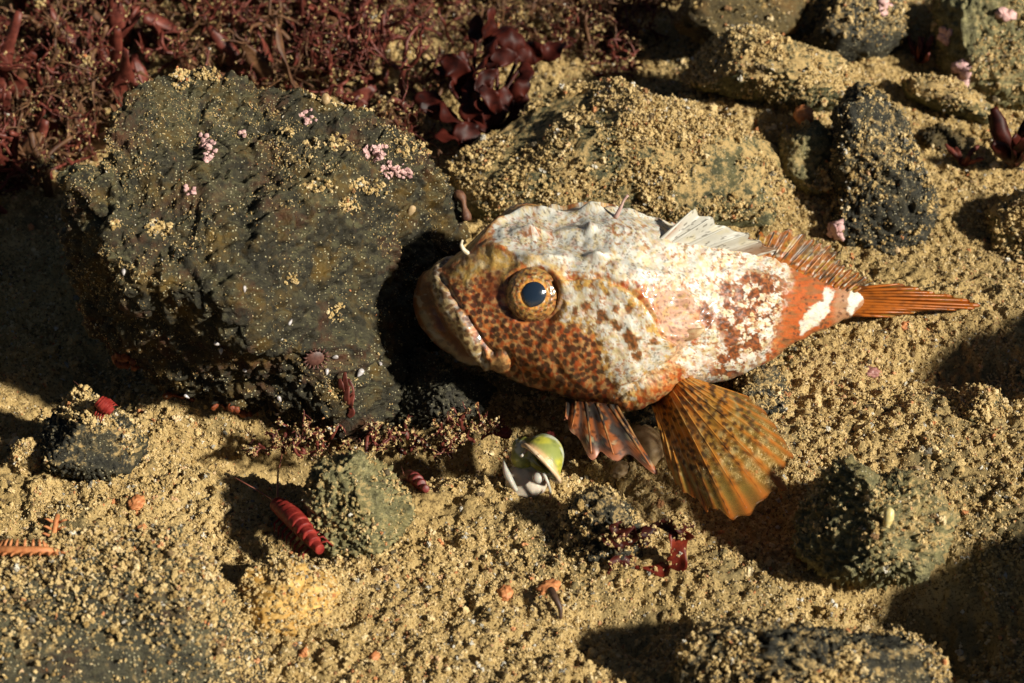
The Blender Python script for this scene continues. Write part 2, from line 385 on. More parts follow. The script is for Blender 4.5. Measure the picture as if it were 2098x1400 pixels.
# ------------------------------------------------------------------ rocks
ROCKS = {}
def rock(name, key, outline, label, mat, zc=.05, depth=.15, sub=5, k=2.2, amp=.06, freq=4.0, fine=.012, cuts=3, seed=0,
         center=None, layers=0.0, cutq=(), cracks=0.0, skew=0.0, rugged=0.0, group='stones on the seabed', cat='stone', cutdirs=None, zd=None, cutfrac=(.62, .8)):
    o = np.asarray(outline, float)
    c = np.array(center if center is not None else [(o[:, 0].min() + o[:, 0].max()) / 2, (o[:, 1].min() + o[:, 1].max()) / 2], float)
    C = P(c[0], c[1], zc) if zd is None else Pd(c[0], c[1], zd)
    sc = (DIST + depth_of(C)) / DIST / 1000.0
    den = np.concatenate([o + (np.roll(o, -1, 0) - o) * t for t in np.linspace(0, 1, 12, endpoint=False)])
    an = np.arctan2(-(den[:, 1] - c[1]), den[:, 0] - c[0]); rr = np.hypot(den[:, 0] - c[0], den[:, 1] - c[1])
    s = np.argsort(an); an = an[s]; rr = rr[s]
    tq = np.linspace(-np.pi, np.pi, 361); rq = np.interp(tq, np.concatenate([an - 2 * np.pi, an, an + 2 * np.pi]), np.tile(rr, 3))
    ker = np.array([1, 2, 3, 2, 1]) / 9.0; rq = np.convolve(np.concatenate([rq[-5:-1], rq, rq[1:5]]), ker, 'same')[4:-4]
    d, f = ico(sub)
    phi = np.arctan2(d[:, 1], d[:, 0]); ww = d[:, 2]
    rin = np.interp(phi, tq, rq) * sc * np.clip(1 - np.abs(ww)**k, 0, 1)**(1 / k)
    v = C + R * (np.cos(phi) * rin)[:, None] + U * (np.sin(phi) * rin)[:, None] - F * (ww * depth)[:, None]
    v = v + F[None] * (skew * ((v - C) @ R))[:, None]
    rg = np.random.default_rng(seed + 11)
    dirs = list(cutdirs or [])
    for q in range(cuts):
        a = rg.normal(size=3); a[2] = abs(a[2]) * .8; a = a - F * .9; dirs.append((a / np.linalg.norm(a), rg.uniform(*cutfrac)))
    for (a, (qx, qy, qd)) in cutq:
        a = np.asarray(a, float); a /= np.linalg.norm(a); s_ = (v - C) @ a; lim = float((Pd(qx, qy, depth_of(C) + qd + skew * (qx - c[0]) / 1000.0) - C) @ a)
        v = v - a * (np.clip(s_ - lim, 0, None) * .93)[:, None]
    for (a, fr) in dirs:
        a = np.asarray(a, float); a /= np.linalg.norm(a); s_ = (v - C) @ a; lim = s_.max() * fr
        v = v - a * (np.clip(s_ - lim, 0, None) * .92)[:, None]
    nrm = tri_normals(v, f); size = float(np.mean(rq)) * sc
    q = v * freq / max(size, .05) * .35 + seed * 3.7
    disp = amp * size * fbm(q, 4, .5) + fine * (ridged(q * 5, 3) * .35 + fbm(q * 9, 3, .6))
    if rugged:
        disp += rugged * (.007 * fbm(v * 38, 4, .62) + .004 * ridged(v * 21 + 5, 3))
    if cracks:
        disp -= cracks * np.exp(-(np.abs(perlin(v * 5.5 + .35 * np.stack([perlin(v * 14), perlin(v * 14 + 9), perlin(v * 14 + 21)], -1))) / .035)**2) - .6 * cracks * np.abs(perlin(v * 9)) - .25 * cracks * fbm(v * 60, 3, .7)
    if layers:
        ax = np.array([.25, .35, .9]); disp += layers * perlin(np.stack([(v @ ax) * 55 + 3 * perlin(v * 4), v[:, 0] * 3, v[:, 1] * 3], -1))
    v = v + nrm * disp[:, None]
    nrm = tri_normals(v, f)
    base = C.copy(); base[2] = v[:, 2].min()
    ob = bpy.data.objects.new(name, mesh_np(name, v - base, f)); ob.location = base; COL.objects.link(ob); ob.data.materials.append(M[mat])
    tag(ob, label, cat, group)
    px, py, zd_ = proj(v)
    ROCKS[key] = dict(o=ob, v=v, n=nrm, px=px, py=py, zd=zd_, cell=size * 4.0 / math.sqrt(len(v)))
    return ROCKS[key]
def surf(rk, px, py, r=7):
    d = np.hypot(rk['px'] - px, rk['py'] - py); k = np.where((d < r) & (rk['n'] @ F < 0.1))[0]
    if len(k) == 0:
        k = np.argsort(d)[:12]
    i = k[np.argmin(rk['zd'][k])]; return rk['v'][i], rk['n'][i]

B = rock('boulder', 'boulder',
     [(165, 560), (175, 470), (190, 385), (255, 345), (265, 245), (310, 170), (350, 110), (405, 125), (500, 160), (610, 190), (750, 238), (870, 300),
      (940, 370), (968, 450), (955, 560), (900, 650), (960, 720), (1008, 790), (960, 850), (800, 872), (650, 885), (500, 905), (340, 890), (255, 850), (205, 760), (175, 660)],
     'large dark boulder with pink crusts in front of the fish', 'boulder', zc=.275, depth=.29, sub=8, k=2.6, amp=.10, freq=5, fine=.012,
     cuts=0, cutq=[((.10, -.45, 1), (520, 590, -.26)), ((-.22, -.88, -.38), (520, 630, -.26)), ((-.75, -.6, .05), (245, 480, -.16)), ((.80, -.52, .28), (820, 560, -.02)), ((.30, -.12, 1), (780, 300, -.06))],
     seed=2, center=(540, 530), layers=.0015, group=None, cat='boulder', cracks=.014, skew=.42, rugged=.6)
rock('stone', 'slab', [(925, 330), (1000, 250), (1100, 190), (1230, 165), (1400, 225), (1560, 290), (1690, 390), (1705, 450), (1640, 480), (1500, 495), (1300, 490), (1050, 480), (950, 430)],
     'broad silt-covered slab rising just behind the fish', 'silted', zc=.105, depth=.14, sub=6, amp=.07, fine=.006, cuts=2, seed=5)
rock('stone', 'ledge', [(1385, 165), (1420, 115), (1520, 60), (1600, 85), (1740, 130), (1800, 190), (1720, 215), (1640, 235), (1500, 195)],
     'flat silty ledge with a dark shadow beneath it', 'silted', zc=.19, depth=.13, sub=6, amp=.06, fine=.009, cuts=2, seed=6)
rock('stone', 'upright', [(1705, 340), (1712, 235), (1760, 170), (1830, 190), (1880, 262), (1910, 350), (1918, 425), (1885, 510), (1820, 538), (1760, 515), (1705, 480), (1722, 400)],
     'dark upright stone with pale flecks standing above the tail', 'slate', zc=.12, depth=.11, sub=6, amp=.08, fine=.010, cuts=4, seed=7)
rock('stone', 'cobble', [(1592, 320), (1618, 252), (1660, 232), (1700, 280), (1714, 340), (1702, 398), (1650, 400), (1600, 360)],
     'small green cobble carrying an orange sea squirt', 'green', zc=.12, depth=.07, sub=5, amp=.07, fine=.008, cuts=2, seed=8)
rock('stone', 'top_green', [(1640, 40), (1700, -50), (1800, -60), (1845, 20), (1852, 90), (1790, 135), (1700, 152), (1640, 100)],
     'dark greenish rock at the top edge, beside the black gap', 'slate', zc=.15, depth=.15, sub=5, amp=.08, fine=.01, cuts=3, seed=9)
rock('stone', 'corner', [(1925, -40), (2050, -80), (2230, -40), (2230, 210), (2098, 232), (2000, 212), (1945, 170), (1925, 80)],
     'pale green rock with pink crusts in the top corner', 'green', zc=.16, depth=.16, sub=6, amp=.08, fine=.012, cuts=3, seed=10)
rock('stone', 'brown', [(1385, 50), (1420, -60), (1560, -80), (1660, -30), (1635, 60), (1560, 92), (1440, 90)],
     'yellow-brown rock at the top edge above the ledge', 'brown', zc=.2, depth=.12, sub=5, amp=.06, fine=.008, cuts=2, seed=12)
rock('stone', 'log', [(1850, 165), (1905, 155), (2000, 195), (2050, 228), (2035, 256), (1950, 235), (1860, 200)],
     'long yellowish stone lying below the pink-crusted corner rock', 'silted', zc=.10, depth=.06, sub=5, amp=.05, fine=.006, cuts=1, seed=13)
rock('stone', 'darkright', [(1880, 280), (1930, 258), (1970, 290), (1962, 330), (1900, 335)],
     'small brown stone tucked behind the dark upright stone', 'brown', zc=.06, depth=.05, sub=5, cuts=2, seed=14)
rock('stone', 'edgeright', [(2030, 440), (2090, 395), (2200, 400), (2220, 560), (2090, 570), (2035, 520)],
     'dark silty stone cut by the edge, level with the dorsal fin', 'silted', zc=.02, depth=.10, sub=5, cuts=3, seed=15)
rock('stone', 'front', [(628, 1010), (660, 950), (735, 935), (800, 965), (838, 1030), (822, 1090), (765, 1140), (680, 1135), (640, 1085)],
     'rounded grey-green stone beside the large red amphipod', 'green', zc=.06, depth=.10, sub=6, amp=.09, fine=.011, cuts=3, seed=16)
rock('stone', 'twin', [(1638, 1055), (1690, 975), (1738, 945), (1790, 990), (1840, 985), (1900, 975), (1932, 1060), (1928, 1130), (1880, 1178), (1800, 1192), (1700, 1175), (1640, 1125)],
     'knobbly green stone below the pectoral fin tip', 'green', zc=.09, depth=.13, sub=6, amp=.12, fine=.014, cuts=3, seed=17)
rock('stone', 'bottom', [(1385, 1420), (1395, 1335), (1450, 1288), (1600, 1282), (1720, 1300), (1850, 1312), (1918, 1352), (1938, 1440), (1700, 1520), (1450, 1500)],
     'dark speckled stone cut off by the bottom edge', 'slate', zc=.05, depth=.13, sub=6, amp=.06, fine=.012, cuts=3, seed=18)
rock('stone', 'flat', [(-80, 1200), (60, 1130), (200, 1085), (330, 1085), (440, 1150), (500, 1212), (530, 1290), (552, 1420), (540, 1520), (200, 1580), (-120, 1520)],
     'flat dark slab under silt in the lower left corner', 'slate2', zc=.045, depth=.11, sub=6, k=3, amp=.05, fine=.010, cuts=1, cutdirs=[((0, -.15, 1), .55)], seed=19, layers=.003, rugged=.6)
rock('stone', 'wedge', [(82, 890), (118, 825), (165, 802), (235, 850), (302, 905), (275, 965), (200, 990), (100, 965)],
     'black wedge-shaped stone below the foot of the boulder', 'slate', zc=.05, depth=.10, sub=6, amp=.08, fine=.009, cuts=4, seed=20)
rock('stone', 'weedy', [(1148, 1085), (1180, 1022), (1238, 1005), (1280, 1040), (1325, 1090), (1305, 1150), (1230, 1168), (1160, 1130)],
     'dark stone with red weed on it, in front of the snail', 'slate', zc=.03, depth=.07, sub=5, amp=.08, cuts=3, seed=21)
rock('stone', 'belly', [(1495, 805), (1540, 758), (1592, 758), (1618, 800), (1602, 842), (1530, 852)],
     'small black stone lying by the belly beside the pectoral fin', 'slate', zc=.02, depth=.06, sub=5, cuts=3, seed=22)
rock('stone', 'under', [(1285, 845), (1310, 825), (1352, 830), (1358, 862), (1310, 872)],
     'black pebble between the pelvic fin and the pectoral fin', 'slate', zc=.03, depth=.03, sub=4, cuts=2, seed=23)
rock('stone', 'rightlump', [(1945, 850), (1985, 800), (2030, 806), (2065, 850), (2010, 885)],
     'low silty lump of stone near the edge, below the tail', 'silted', zc=.01, depth=.07, sub=5, cuts=2, seed=24)
rock('stone', 'chin', [(800, 770), (850, 715), (905, 745), (960, 775), (1012, 796), (985, 838), (935, 858), (860, 872), (800, 858)],
     'dark stone in the shadow right under the chin of the fish', 'slate2', zc=.01, depth=.08, sub=6, amp=.08, fine=.010, cuts=3, seed=25)
for (key, c, r, lab, sd_) in (('off1', (1.52, -.34, .16), (300, 240), 'boulder beyond the edge that shades the sand below the tail', 31),
                              ('off2', (1.22, -.93, .15), (270, 230), 'boulder beyond the edge that shades the lower corner', 32)):
    a, b_, zz = proj(np.array(c)); an = np.linspace(0, 2 * np.pi, 14, endpoint=False)
    rock('boulder', key, [(a + r[0] * math.cos(t), b_ + r[1] * math.sin(t)) for t in an], lab, 'slate', zd=float(zz), depth=.22, sub=5, amp=.1, seed=sd_, cat='boulder', group='shading boulders beyond the edge')

# ------------------------------------------------------------------ the fish
ST = [  # top outline, bottom outline, height of the axis above the ground
    ((847, 604), (846, 622), .200), ((858, 572), (853, 652), .205), ((884, 547), (876, 692), .212), ((915, 533), (913, 722), .215), ((950, 511), (958, 750), .215),
    ((985, 478), (1005, 768), .212), ((1020, 450), (1052, 787), .210), ((1060, 437), (1102, 805), .208), ((1120, 434), (1160, 822), .206),
    ((1200, 427), (1222, 838), .204), ((1270, 431), (1288, 846), .202), ((1335, 452), (1345, 832), .196), ((1390, 466), (1405, 806), .186),
    ((1450, 476), (1470, 790), .174), ((1510, 487), (1530, 768), .158), ((1560, 502), (1580, 740), .140), ((1605, 526), (1618, 712), .120),
    ((1650, 553), (1655, 693), .098), ((1690, 573), (1692, 676), .080), ((1725, 586), (1724, 660), .068), ((1755, 592), (1752, 648), .060),
    ((1790, 596), (1786, 640), .052), ((1820, 604), (1818, 632), .048)]
TT = np.array([s[0] for s in ST], float); BB = np.array([s[1] for s in ST], float); ZZ = np.array([s[2] for s in ST])
mid = (TT + BB) / 2; par = np.concatenate([[0], np.cumsum(np.hypot(*np.diff(mid, axis=0).T) + 4)])
NR, NC = 480, 480
q = np.linspace(0, par[-1], NR); q = par[-1] * (q / par[-1])
top = np.stack([spline(par, TT[:, k], q) for k in (0, 1)], 1); bot = np.stack([spline(par, BB[:, k], q) for k in (0, 1)], 1)
zc = spline(par, ZZ, q); cen = (top + bot) / 2; rad = np.hypot(*(top - bot).T) / 2
rad[0] *= .2; rad[-1] *= .1
adir = (top - bot) / (np.hypot(*(top - bot).T)[:, None] + 1e-9)
C3 = np.array([P(c[0], c[1], z) for c, z in zip(cen, zc)])
scl = (DIST + (C3 - CAM) @ F - DIST) / DIST / 1000.0
A3 = adir[:, :1] * R[None] - adir[:, 1:] * U[None]
th = np.linspace(0, 2 * np.pi, NC, endpoint=False)
# section: round, slightly flattened below
ra = (rad * scl)[:, None] * np.ones((1, NC))
dorsal = np.cos(th - PITCH)[None]            # +1 on the back, -1 under the belly
ra = ra * (1 - .06 * sstep(.3, 1, -dorsal))
hd = sstep(520, 120, q)[:, None]
BODY = C3[:, None] + A3[:, None] * (ra * np.cos(th)[None])[..., None] - F[None, None] * (ra * np.sin(th)[None])[..., None]
def grid_normals(G):
    du = np.gradient(G, axis=0); dv = np.roll(G, -1, 1) - np.roll(G, 1, 1)
    n = np.cross(dv, du); n /= np.linalg.norm(n, axis=2)[..., None] + 1e-12
    return n
N0 = grid_normals(BODY)
if np.mean(np.einsum('ijk,ijk->ij', N0, BODY - C3[:, None])) < 0: N0 = -N0
# pattern coordinates: picture position on the near side, mirrored across the fish's midplane for the far side
pxg, pyg, _z = proj(BODY.reshape(-1, 3)); pxg = pxg.reshape(NR, NC); pyg = pyg.reshape(NR, NC)
mir = (int(round(NC * PITCH / np.pi)) - np.arange(NC)) % NC
near_side = (np.sin(th - PITCH) >= -1e-6)
X = np.where(near_side[None], pxg, pxg[:, mir]); Y = np.where(near_side[None], pyg, pyg[:, mir])
vis = (np.sin(np.where(near_side, th, th[mir])) > -.55)[None] * 1.0   # features only where seen from the side
xf, yf = X.ravel(), Y.ravel(); pf = np.stack([xf / 100, yf / 100, np.zeros_like(xf)], -1)
disp = np.zeros(len(xf))
def curve(pts, sig, amp, taper=True):
    d, t = seg_dist(xf, yf, pts); e = amp * np.exp(-(d / sig)**2)
    if taper: e = e * np.clip(np.sin(np.pi * np.clip(t, .04, .96)), 0, 1)**.5
    return e
def step_edge(pts, wid, amp, sig):
    """raised on the left of the direction of travel, dropping across the line"""
    best = np.full(len(xf), 1e9); sg = np.zeros(len(xf))
    for k in range(len(pts) - 1):
        ax, ay = pts[k]; bx, by = pts[k + 1]; dx, dy = bx - ax, by - ay; L = math.hypot(dx, dy)
        t = np.clip(((xf - ax) * dx + (yf - ay) * dy) / (L * L), 0, 1); dd = np.hypot(xf - ax - t * dx, yf - ay - t * dy)
        c = dd < best; best = np.where(c, dd, best); sg = np.where(c, (dx * (yf - ay) - dy * (xf - ax)) / L, sg)
    return amp * np.where(sg < 0, np.exp(-(best / sig)**2), -np.exp(-(best / wid)**2) * .35)
EY = (1094, 603)
de = np.hypot(xf - EY[0], yf - EY[1]) * (1 + .07 * perlin(np.stack([np.cos(np.arctan2(yf - EY[1], xf - EY[0])) * 1.6, np.sin(np.arctan2(yf - EY[1], xf - EY[0])) * 1.6, xf * 0], -1)))
disp += .004 * np.exp(-(de / 95)**2)                      # eye swelling
disp -= .030 * np.exp(-(np.clip(de - 37, 0, None) / 12)**2)   # socket
disp += .005 * np.exp(-((de - 60) / 8)**2) * sstep(600, 545, yf)  # brow
disp -= .008 * np.exp(-((de - 60) / 7)**2) * sstep(590, 640, yf)
LIP_R = [(902, 566), (912, 580), (930, 612), (950, 640), (968, 672), (985, 708), (998, 745)]
LIP_L = [(886, 572), (893, 600), (905, 640), (925, 680), (950, 715), (985, 755)]
LIP_M = [(893, 570), (903, 595), (918, 628), (938, 662), (958, 695), (975, 722), (991, 750)]
disp += curve(LIP_M, 18, .005, False)
disp -= curve(LIP_R, 5, .005, False)
MOUTH = [(856, 600), (868, 640), (885, 668), (910, 695), (940, 722), (975, 752)]
disp -= curve([(872, 592), (884, 630), (900, 662), (925, 695), (955, 728), (982, 756)], 7, .007, False)
disp += curve([(852, 622), (866, 655), (884, 682), (908, 708), (938, 735), (962, 752)], 10, .003, False)
disp += curve([(1015, 735), (1026, 748)], 19, .006, False)   # end of the upper jaw bone
disp -= .004 * np.exp(-((np.hypot(xf - 1026, yf - 745) - 26) / 5)**2)
disp += curve([(945, 640), (975, 690), (1005, 735)], 9, .005, False)
disp -= curve([(960, 650), (990, 700), (1012, 722)], 4, .006, False)
disp -= curve([(1035, 715), (1055, 755), (1075, 790)], 6, .006)
disp += curve([(960, 525), (1000, 505), (1040, 520)], 14, .008)
disp += step_edge([(1160, 575), (1230, 575), (1280, 592), (1315, 620), (1340, 660), (1352, 690), (1372, 700)][::-1], 8, .010, 24)
disp -= curve([(1175, 572), (1235, 570), (1285, 590), (1320, 620), (1343, 660), (1352, 692)], 5, .007)
disp += step_edge([(1445, 672), (1425, 700), (1400, 722), (1370, 748), (1330, 775), (1300, 800), (1255, 825)][::-1], 14, -.0025, 30)  # gill cover edge
disp -= curve([(1430, 704), (1400, 726), (1366, 752), (1320, 785), (1270, 818)], 9, .006)
disp += curve([(1370, 690), (1410, 685), (1446, 672)], 9, .012)
disp -= .012 * np.exp(-(((xf - 1378) / 26)**2 + ((yf - 650) / 30)**2))
disp += .009 * np.exp(-(((xf - 1400) / 12)**2 + ((yf - 612) / 10)**2))
disp += .016 * np.exp(-(((xf - 1085) / 22)**2 + ((yf - 462) / 11)**2)) + .018 * np.exp(-(((xf - 1222) / 24)**2 + ((yf - 525) / 9)**2)) + .012 * np.exp(-(((xf - 1210) / 12)**2 + ((yf - 465) / 8)**2))
disp += .013 * np.exp(-(((xf - 1118) / 36)**2 + ((yf - 530) / 8)**2)); disp += curve([(1240, 535), (1330, 560), (1400, 575)], 9, .007); disp += curve([(1020, 505), (1060, 520), (1100, 535)], 9, .007)
disp -= .016 * np.exp(-(((xf - 1160) / 90)**2 + ((yf - 490) / 28)**2))
disp += curve([(1440, 560), (1520, 560), (1600, 575), (1690, 600)], 10, .004)
disp += curve([(1265, 815), (1290, 840), (1325, 815), (1375, 780)], 13, .008)
disp -= curve([(1270, 795), (1310, 790), (1380, 760)], 5, .005)
body_far = sstep(1150, 1400, xf)
disp += .0018 * fbm(pf * 4.5, 2, .5) + .0005 * perlin(np.stack([xf / 14, yf / 7, xf * 0], -1)) * body_far + .0003 * perlin(pf * 20) + .004 * fbm(pf * 2, 2)
disp += .0006 * np.sin((xf * .45 + yf * .9) / 3.2 + 3 * perlin(pf * 4)) * sstep(1420, 1470, xf) * sstep(1720, 1600, xf)
disp = disp.reshape(NR, NC) * (vis * .9 + .1)
disp *= sstep(0, 60, q)[:, None] * .9 + .1
disp *= sstep(par[-1], par[-1] - 120, q)[:, None] * .8 + .2
G = BODY + N0 * disp[..., None]

# ---- colours
OR1 = np.array([.33, .055, .012]); OR2 = np.array([.50, .155, .035]); WHT = np.array([.63, .61, .535]); YEL = np.array([.60, .40, .10]); BLK = np.array([.045, .018, .010])
PNK = np.array([.52, .31, .22]); TAN = np.array([.52, .33, .13])
def mx(a, b, t): t = np.asarray(t)[..., None]; return a * (1 - t) + b * t
warp = 5 * fbm(pf * 3, 2, .5); warp2 = 5 * fbm(pf * 3 + 40, 2, .5); fray = 15 * fbm(pf * 6 + 9, 5, .65)
wx_, wy_ = xf + warp, yf + warp2
col = mx(OR1[None] * np.ones((len(xf), 3)), OR2, sstep(-.35, .45, fbm(pf * 7, 3)))
col = mx(col, TAN, .75 * sstep(-.2, .35, fbm(pf * 9 + 60, 3)))
def wpoly(pts, soft=6, fr=1.0): return sstep(-soft, soft, poly_sd(wx_, wy_, pts) + fr * fray)
# dark leopard spots on the orange
d1, d2, rv = worley2(wx_ / 13.5, wy_ / 13.5); sp1 = sstep(.50, .34, d1 + .10 * fbm(pf * 22, 2)) * (rv > .10)
d1c, _, rvc = worley2(wx_ / 9.0 + 5, wy_ / 9.0); sp2 = sstep(.40, .26, d1c) * (rvc > .45)
cheek = sstep(-50, 40, poly_sd(xf, yf, [(880, 560), (1010, 520), (1140, 640), (1230, 660), (1290, 800), (1330, 850), (1100, 830), (960, 770), (860, 680)]))
spot = np.maximum(sp1 * cheek, sp2 * (1 - cheek) * .55)
# light patches
white = wpoly([(1075, 545), (1020, 500), (1000, 470), (1030, 430), (1120, 400), (1300, 400), (1440, 430), (1560, 470), (1612, 520), (1628, 580), (1612, 650), (1588, 705), (1550, 760), (1480, 800),
               (1430, 790), (1395, 745), (1408, 705), (1432, 690), (1436, 620), (1400, 585), (1320, 588), (1250, 570), (1180, 560), (1140, 555)])
snout = wpoly([(930, 560), (965, 535), (1010, 505), (1060, 530), (1040, 560), (985, 560), (950, 590)], 16)
chk = wpoly([(1150, 590), (1225, 580), (1285, 600), (1325, 645), (1345, 690), (1372, 715), (1360, 752), (1318, 772), (1295, 812), (1272, 800), (1250, 760), (1238, 710), (1222, 680), (1190, 655), (1150, 650)], 6, 1.5)
strip = wpoly([(1395, 735), (1440, 700), (1470, 700), (1470, 750), (1430, 775), (1400, 765)], 5)
ped1 = wpoly([(1690, 590), (1709, 600), (1700, 636), (1672, 668), (1638, 682), (1640, 660), (1668, 625), (1684, 618)], 3, .35)
ped2 = wpoly([(1742, 590), (1776, 586), (1780, 604), (1760, 618), (1746, 640), (1738, 636)], 3, .3)
lip = np.exp(-(seg_dist(xf, yf, LIP_M)[0] / 17)**4)
jaw = np.exp(-(seg_dist(xf, yf, [(866, 640), (884, 676), (908, 704), (938, 732), (962, 748)])[0] / 8)**4)
farm = np.broadcast_to(((~near_side) & (np.cos(th - PITCH) > .1))[None], (NR, NC)).ravel() * sstep(1075, 1110, xf) * sstep(1620, 1560, xf)
L1 = np.maximum.reduce([white, chk * .95, strip, farm * sstep(-.5, 0, fbm(pf * 3, 2))])
wcol = mx(WHT[None] * np.ones((len(xf), 3)), np.array([.60, .46, .19]), .6 * sstep(.08, .45, fbm(pf * 4 + 20, 4, .6)))
wcol = mx(wcol, np.array([.50, .52, .48]), .45 * sstep(-.1, .5, fbm(pf * 3 + 77, 3)))
wcol = mx(wcol, PNK, .6 * sstep(.1, .45, fbm(pf * 6 + 120, 3)))
# rim of yellow around the white
col = mx(col, YEL, .75 * sstep(-16, -2, poly_sd(wx_, wy_, [(1150, 590), (1225, 580), (1285, 600), (1325, 645), (1345, 690), (1372, 715), (1360, 752), (1318, 772), (1295, 812), (1272, 800), (1250, 760), (1238, 710), (1222, 680), (1190, 655), (1150, 650)]) + fray))
col = mx(col, YEL, .8 * snout); col = mx(col, np.array([.62, .55, .36]), .6 * snout * sstep(-.1, .4, fbm(pf * 6 + 3, 3)))
pinkp = wpoly([(1320, 590), (1400, 578), (1430, 600), (1432, 670), (1445, 675), (1400, 725), (1365, 700), (1350, 650)], 12)
col = mx(col, PNK, pinkp * .9); col = mx(col, TAN, pinkp * .7 * sstep(0, .4, fbm(pf * 8 + 8, 3)))
gillb = wpoly([(1372, 720), (1440, 680), (1400, 735), (1330, 785), (1290, 812), (1310, 775), (1350, 755)], 10)
col = mx(col, np.array([.60, .42, .25]), gillb * .7)
thro = sstep(760, 820, yf + .12 * (xf - 1100)) * (xf < 1420)
# flank orange blotches inside the white
bl = fbm(pf * 3.2 + 200, 4, .55)
flank = sstep(-10, 40, poly_sd(xf, yf, [(1440, 640), (1500, 560), (1600, 540), (1640, 600), (1600, 720), (1500, 800), (1420, 790), (1470, 700)]))
blot = np.maximum(np.maximum(sstep(.13, .22, bl), .9 * sstep(.30, .40, fbm(pf * 9 + 77, 4, .6))) * flank, wpoly([(1275, 690), (1285, 678), (1308, 690), (1306, 712), (1290, 720)], 4, .5))
for (cx, cy, r) in ((1570, 583, 15), (1486, 595, 13), (1545, 568, 9), (1525, 575, 8), (1440, 635, 12), (1450, 655, 14), (1490, 625, 8), (1478, 660, 12), (1500, 690, 16), (1515, 650, 9), (1505, 720, 14), (1480, 735, 10),
                    (1290, 633, 7), (1262, 632, 8), (1232, 648, 11), (1200, 632, 9), (1180, 640, 8), (1260, 665, 10), (1335, 700, 9), (1305, 730, 9), (1245, 600, 4), (1275, 586, 8), (1300, 600, 9), (1322, 622, 9), (1215, 584, 8), (1190, 578, 12)):
    blot = np.maximum(blot, sstep(r + 3, r - 3, np.hypot((wx_ - cx), (wy_ - cy) * .8) + .5 * fray))
L1b = L1 * (1 - blot)
spot_o = spot * (1 - L1b) * (1 - .75 * snout)
dots = np.zeros(len(xf))
d1d, _, rvd = worley2(xf / 11 + 3, (yf + .35 * xf) / 8.0); dots = sstep(.30, .16, d1d) * (rvd > .62)
wcol = mx(wcol, np.array([.34, .13, .045]), .9 * sstep(.20, .36, fbm(pf * 11 + 310, 4, .65)) * sstep(-.2, .2, fbm(pf * 1.6 + 50, 2) + .25 * sstep(1380, 1500, xf)))
wcol = mx(wcol, np.array([.54, .40, .16]), .5 * sstep(.16, .40, fbm(pf * 8 + 410, 4, .65)))
col = mx(col, wcol, L1b)
col = mx(col, BLK * 1.3, np.clip(spot_o, 0, 1) * .92)
blot_c = mx(np.array([.26, .075, .022])[None] * np.ones((len(xf), 3)), BLK * 1.6, sstep(-.25, .25, fbm(pf * 14, 3)))
col = mx(col, blot_c, blot * L1 * .95)
backdots = np.maximum(dots, .8 * sstep(.34, .20, worley2(wx_ / 7.5 + 13, wy_ / 5.5 + .4 * wx_ / 7.5)[0]) * (fbm(pf * 4 + 33, 2) > .12)) * L1b * sstep(-.25, .25, fbm(pf * 1.7 + 3, 2) + .35 * sstep(560, 480, yf) + .2)
col = mx(col, np.array([.10, .075, .055]), backdots * .75)
# tail half: orange red between and behind the bands
rear = sstep(1595, 1632, wx_ + .25 * (wy_ - 600) + fray * .8)
rc = mx(np.array([.42, .095, .022])[None] * np.ones((len(xf), 3)), np.array([.26, .10, .035]), sstep(-.2, .4, fbm(np.stack([xf / 30, yf / 9, xf * 0], -1), 3)))
rc = mx(rc, np.array([.34, .20, .11]), sstep(1700, 1722, wx_) * .8)
rc = mx(rc, BLK * 2, .8 * sp2 * sstep(-.2, .2, fbm(pf * 5, 2)))
col = mx(col, rc, rear); col = mx(col, WHT * .95, ped1); col = mx(col, np.array([.66, .56, .30]), ped1 * .5 * sstep(0, .4, fbm(pf * 9, 3))); col = mx(col, WHT, ped2)
# lips
lc = mx(np.array([.46, .33, .15])[None] * np.ones((len(xf), 3)), WHT * .9, np.clip(.7 * sstep(.1, .5, fbm(pf * 6 + 14, 3)) + .8 * np.exp(-((seg_dist(xf, yf, LIP_R)[0] - 4) / 5)**2) * (fbm(pf * 5, 2) > -.2), 0, 1))
d1e, _, rve = worley2(wx_ / 13 + 9, wy_ / 11); lc = mx(lc, np.array([.13, .065, .03]), sstep(.48, .30, d1e) * (rve > .15) * .9)
inmouth_shade = np.exp(-(seg_dist(xf, yf, [(866, 585), (880, 625), (896, 655), (920, 690), (952, 726), (980, 755)])[0] / 13)**4)  # orange-brown mouth lining, with the lip's shadow painted into its colour
col = mx(col, np.array([.14, .045, .012]), inmouth_shade * .97)
col = mx(col, lc, lip); lj = mx(lc, np.array([.16, .13, .10]), .62); col = mx(col, lj, jaw)
jb = np.exp(-(np.hypot(xf - 1024, yf - 744) / 21)**4); col = mx(col, mx(np.array([.38, .23, .085])[None] * np.ones((len(xf), 3)), BLK * 2, np.maximum(sp2, sp1 * .6) * .8), jb * .9)
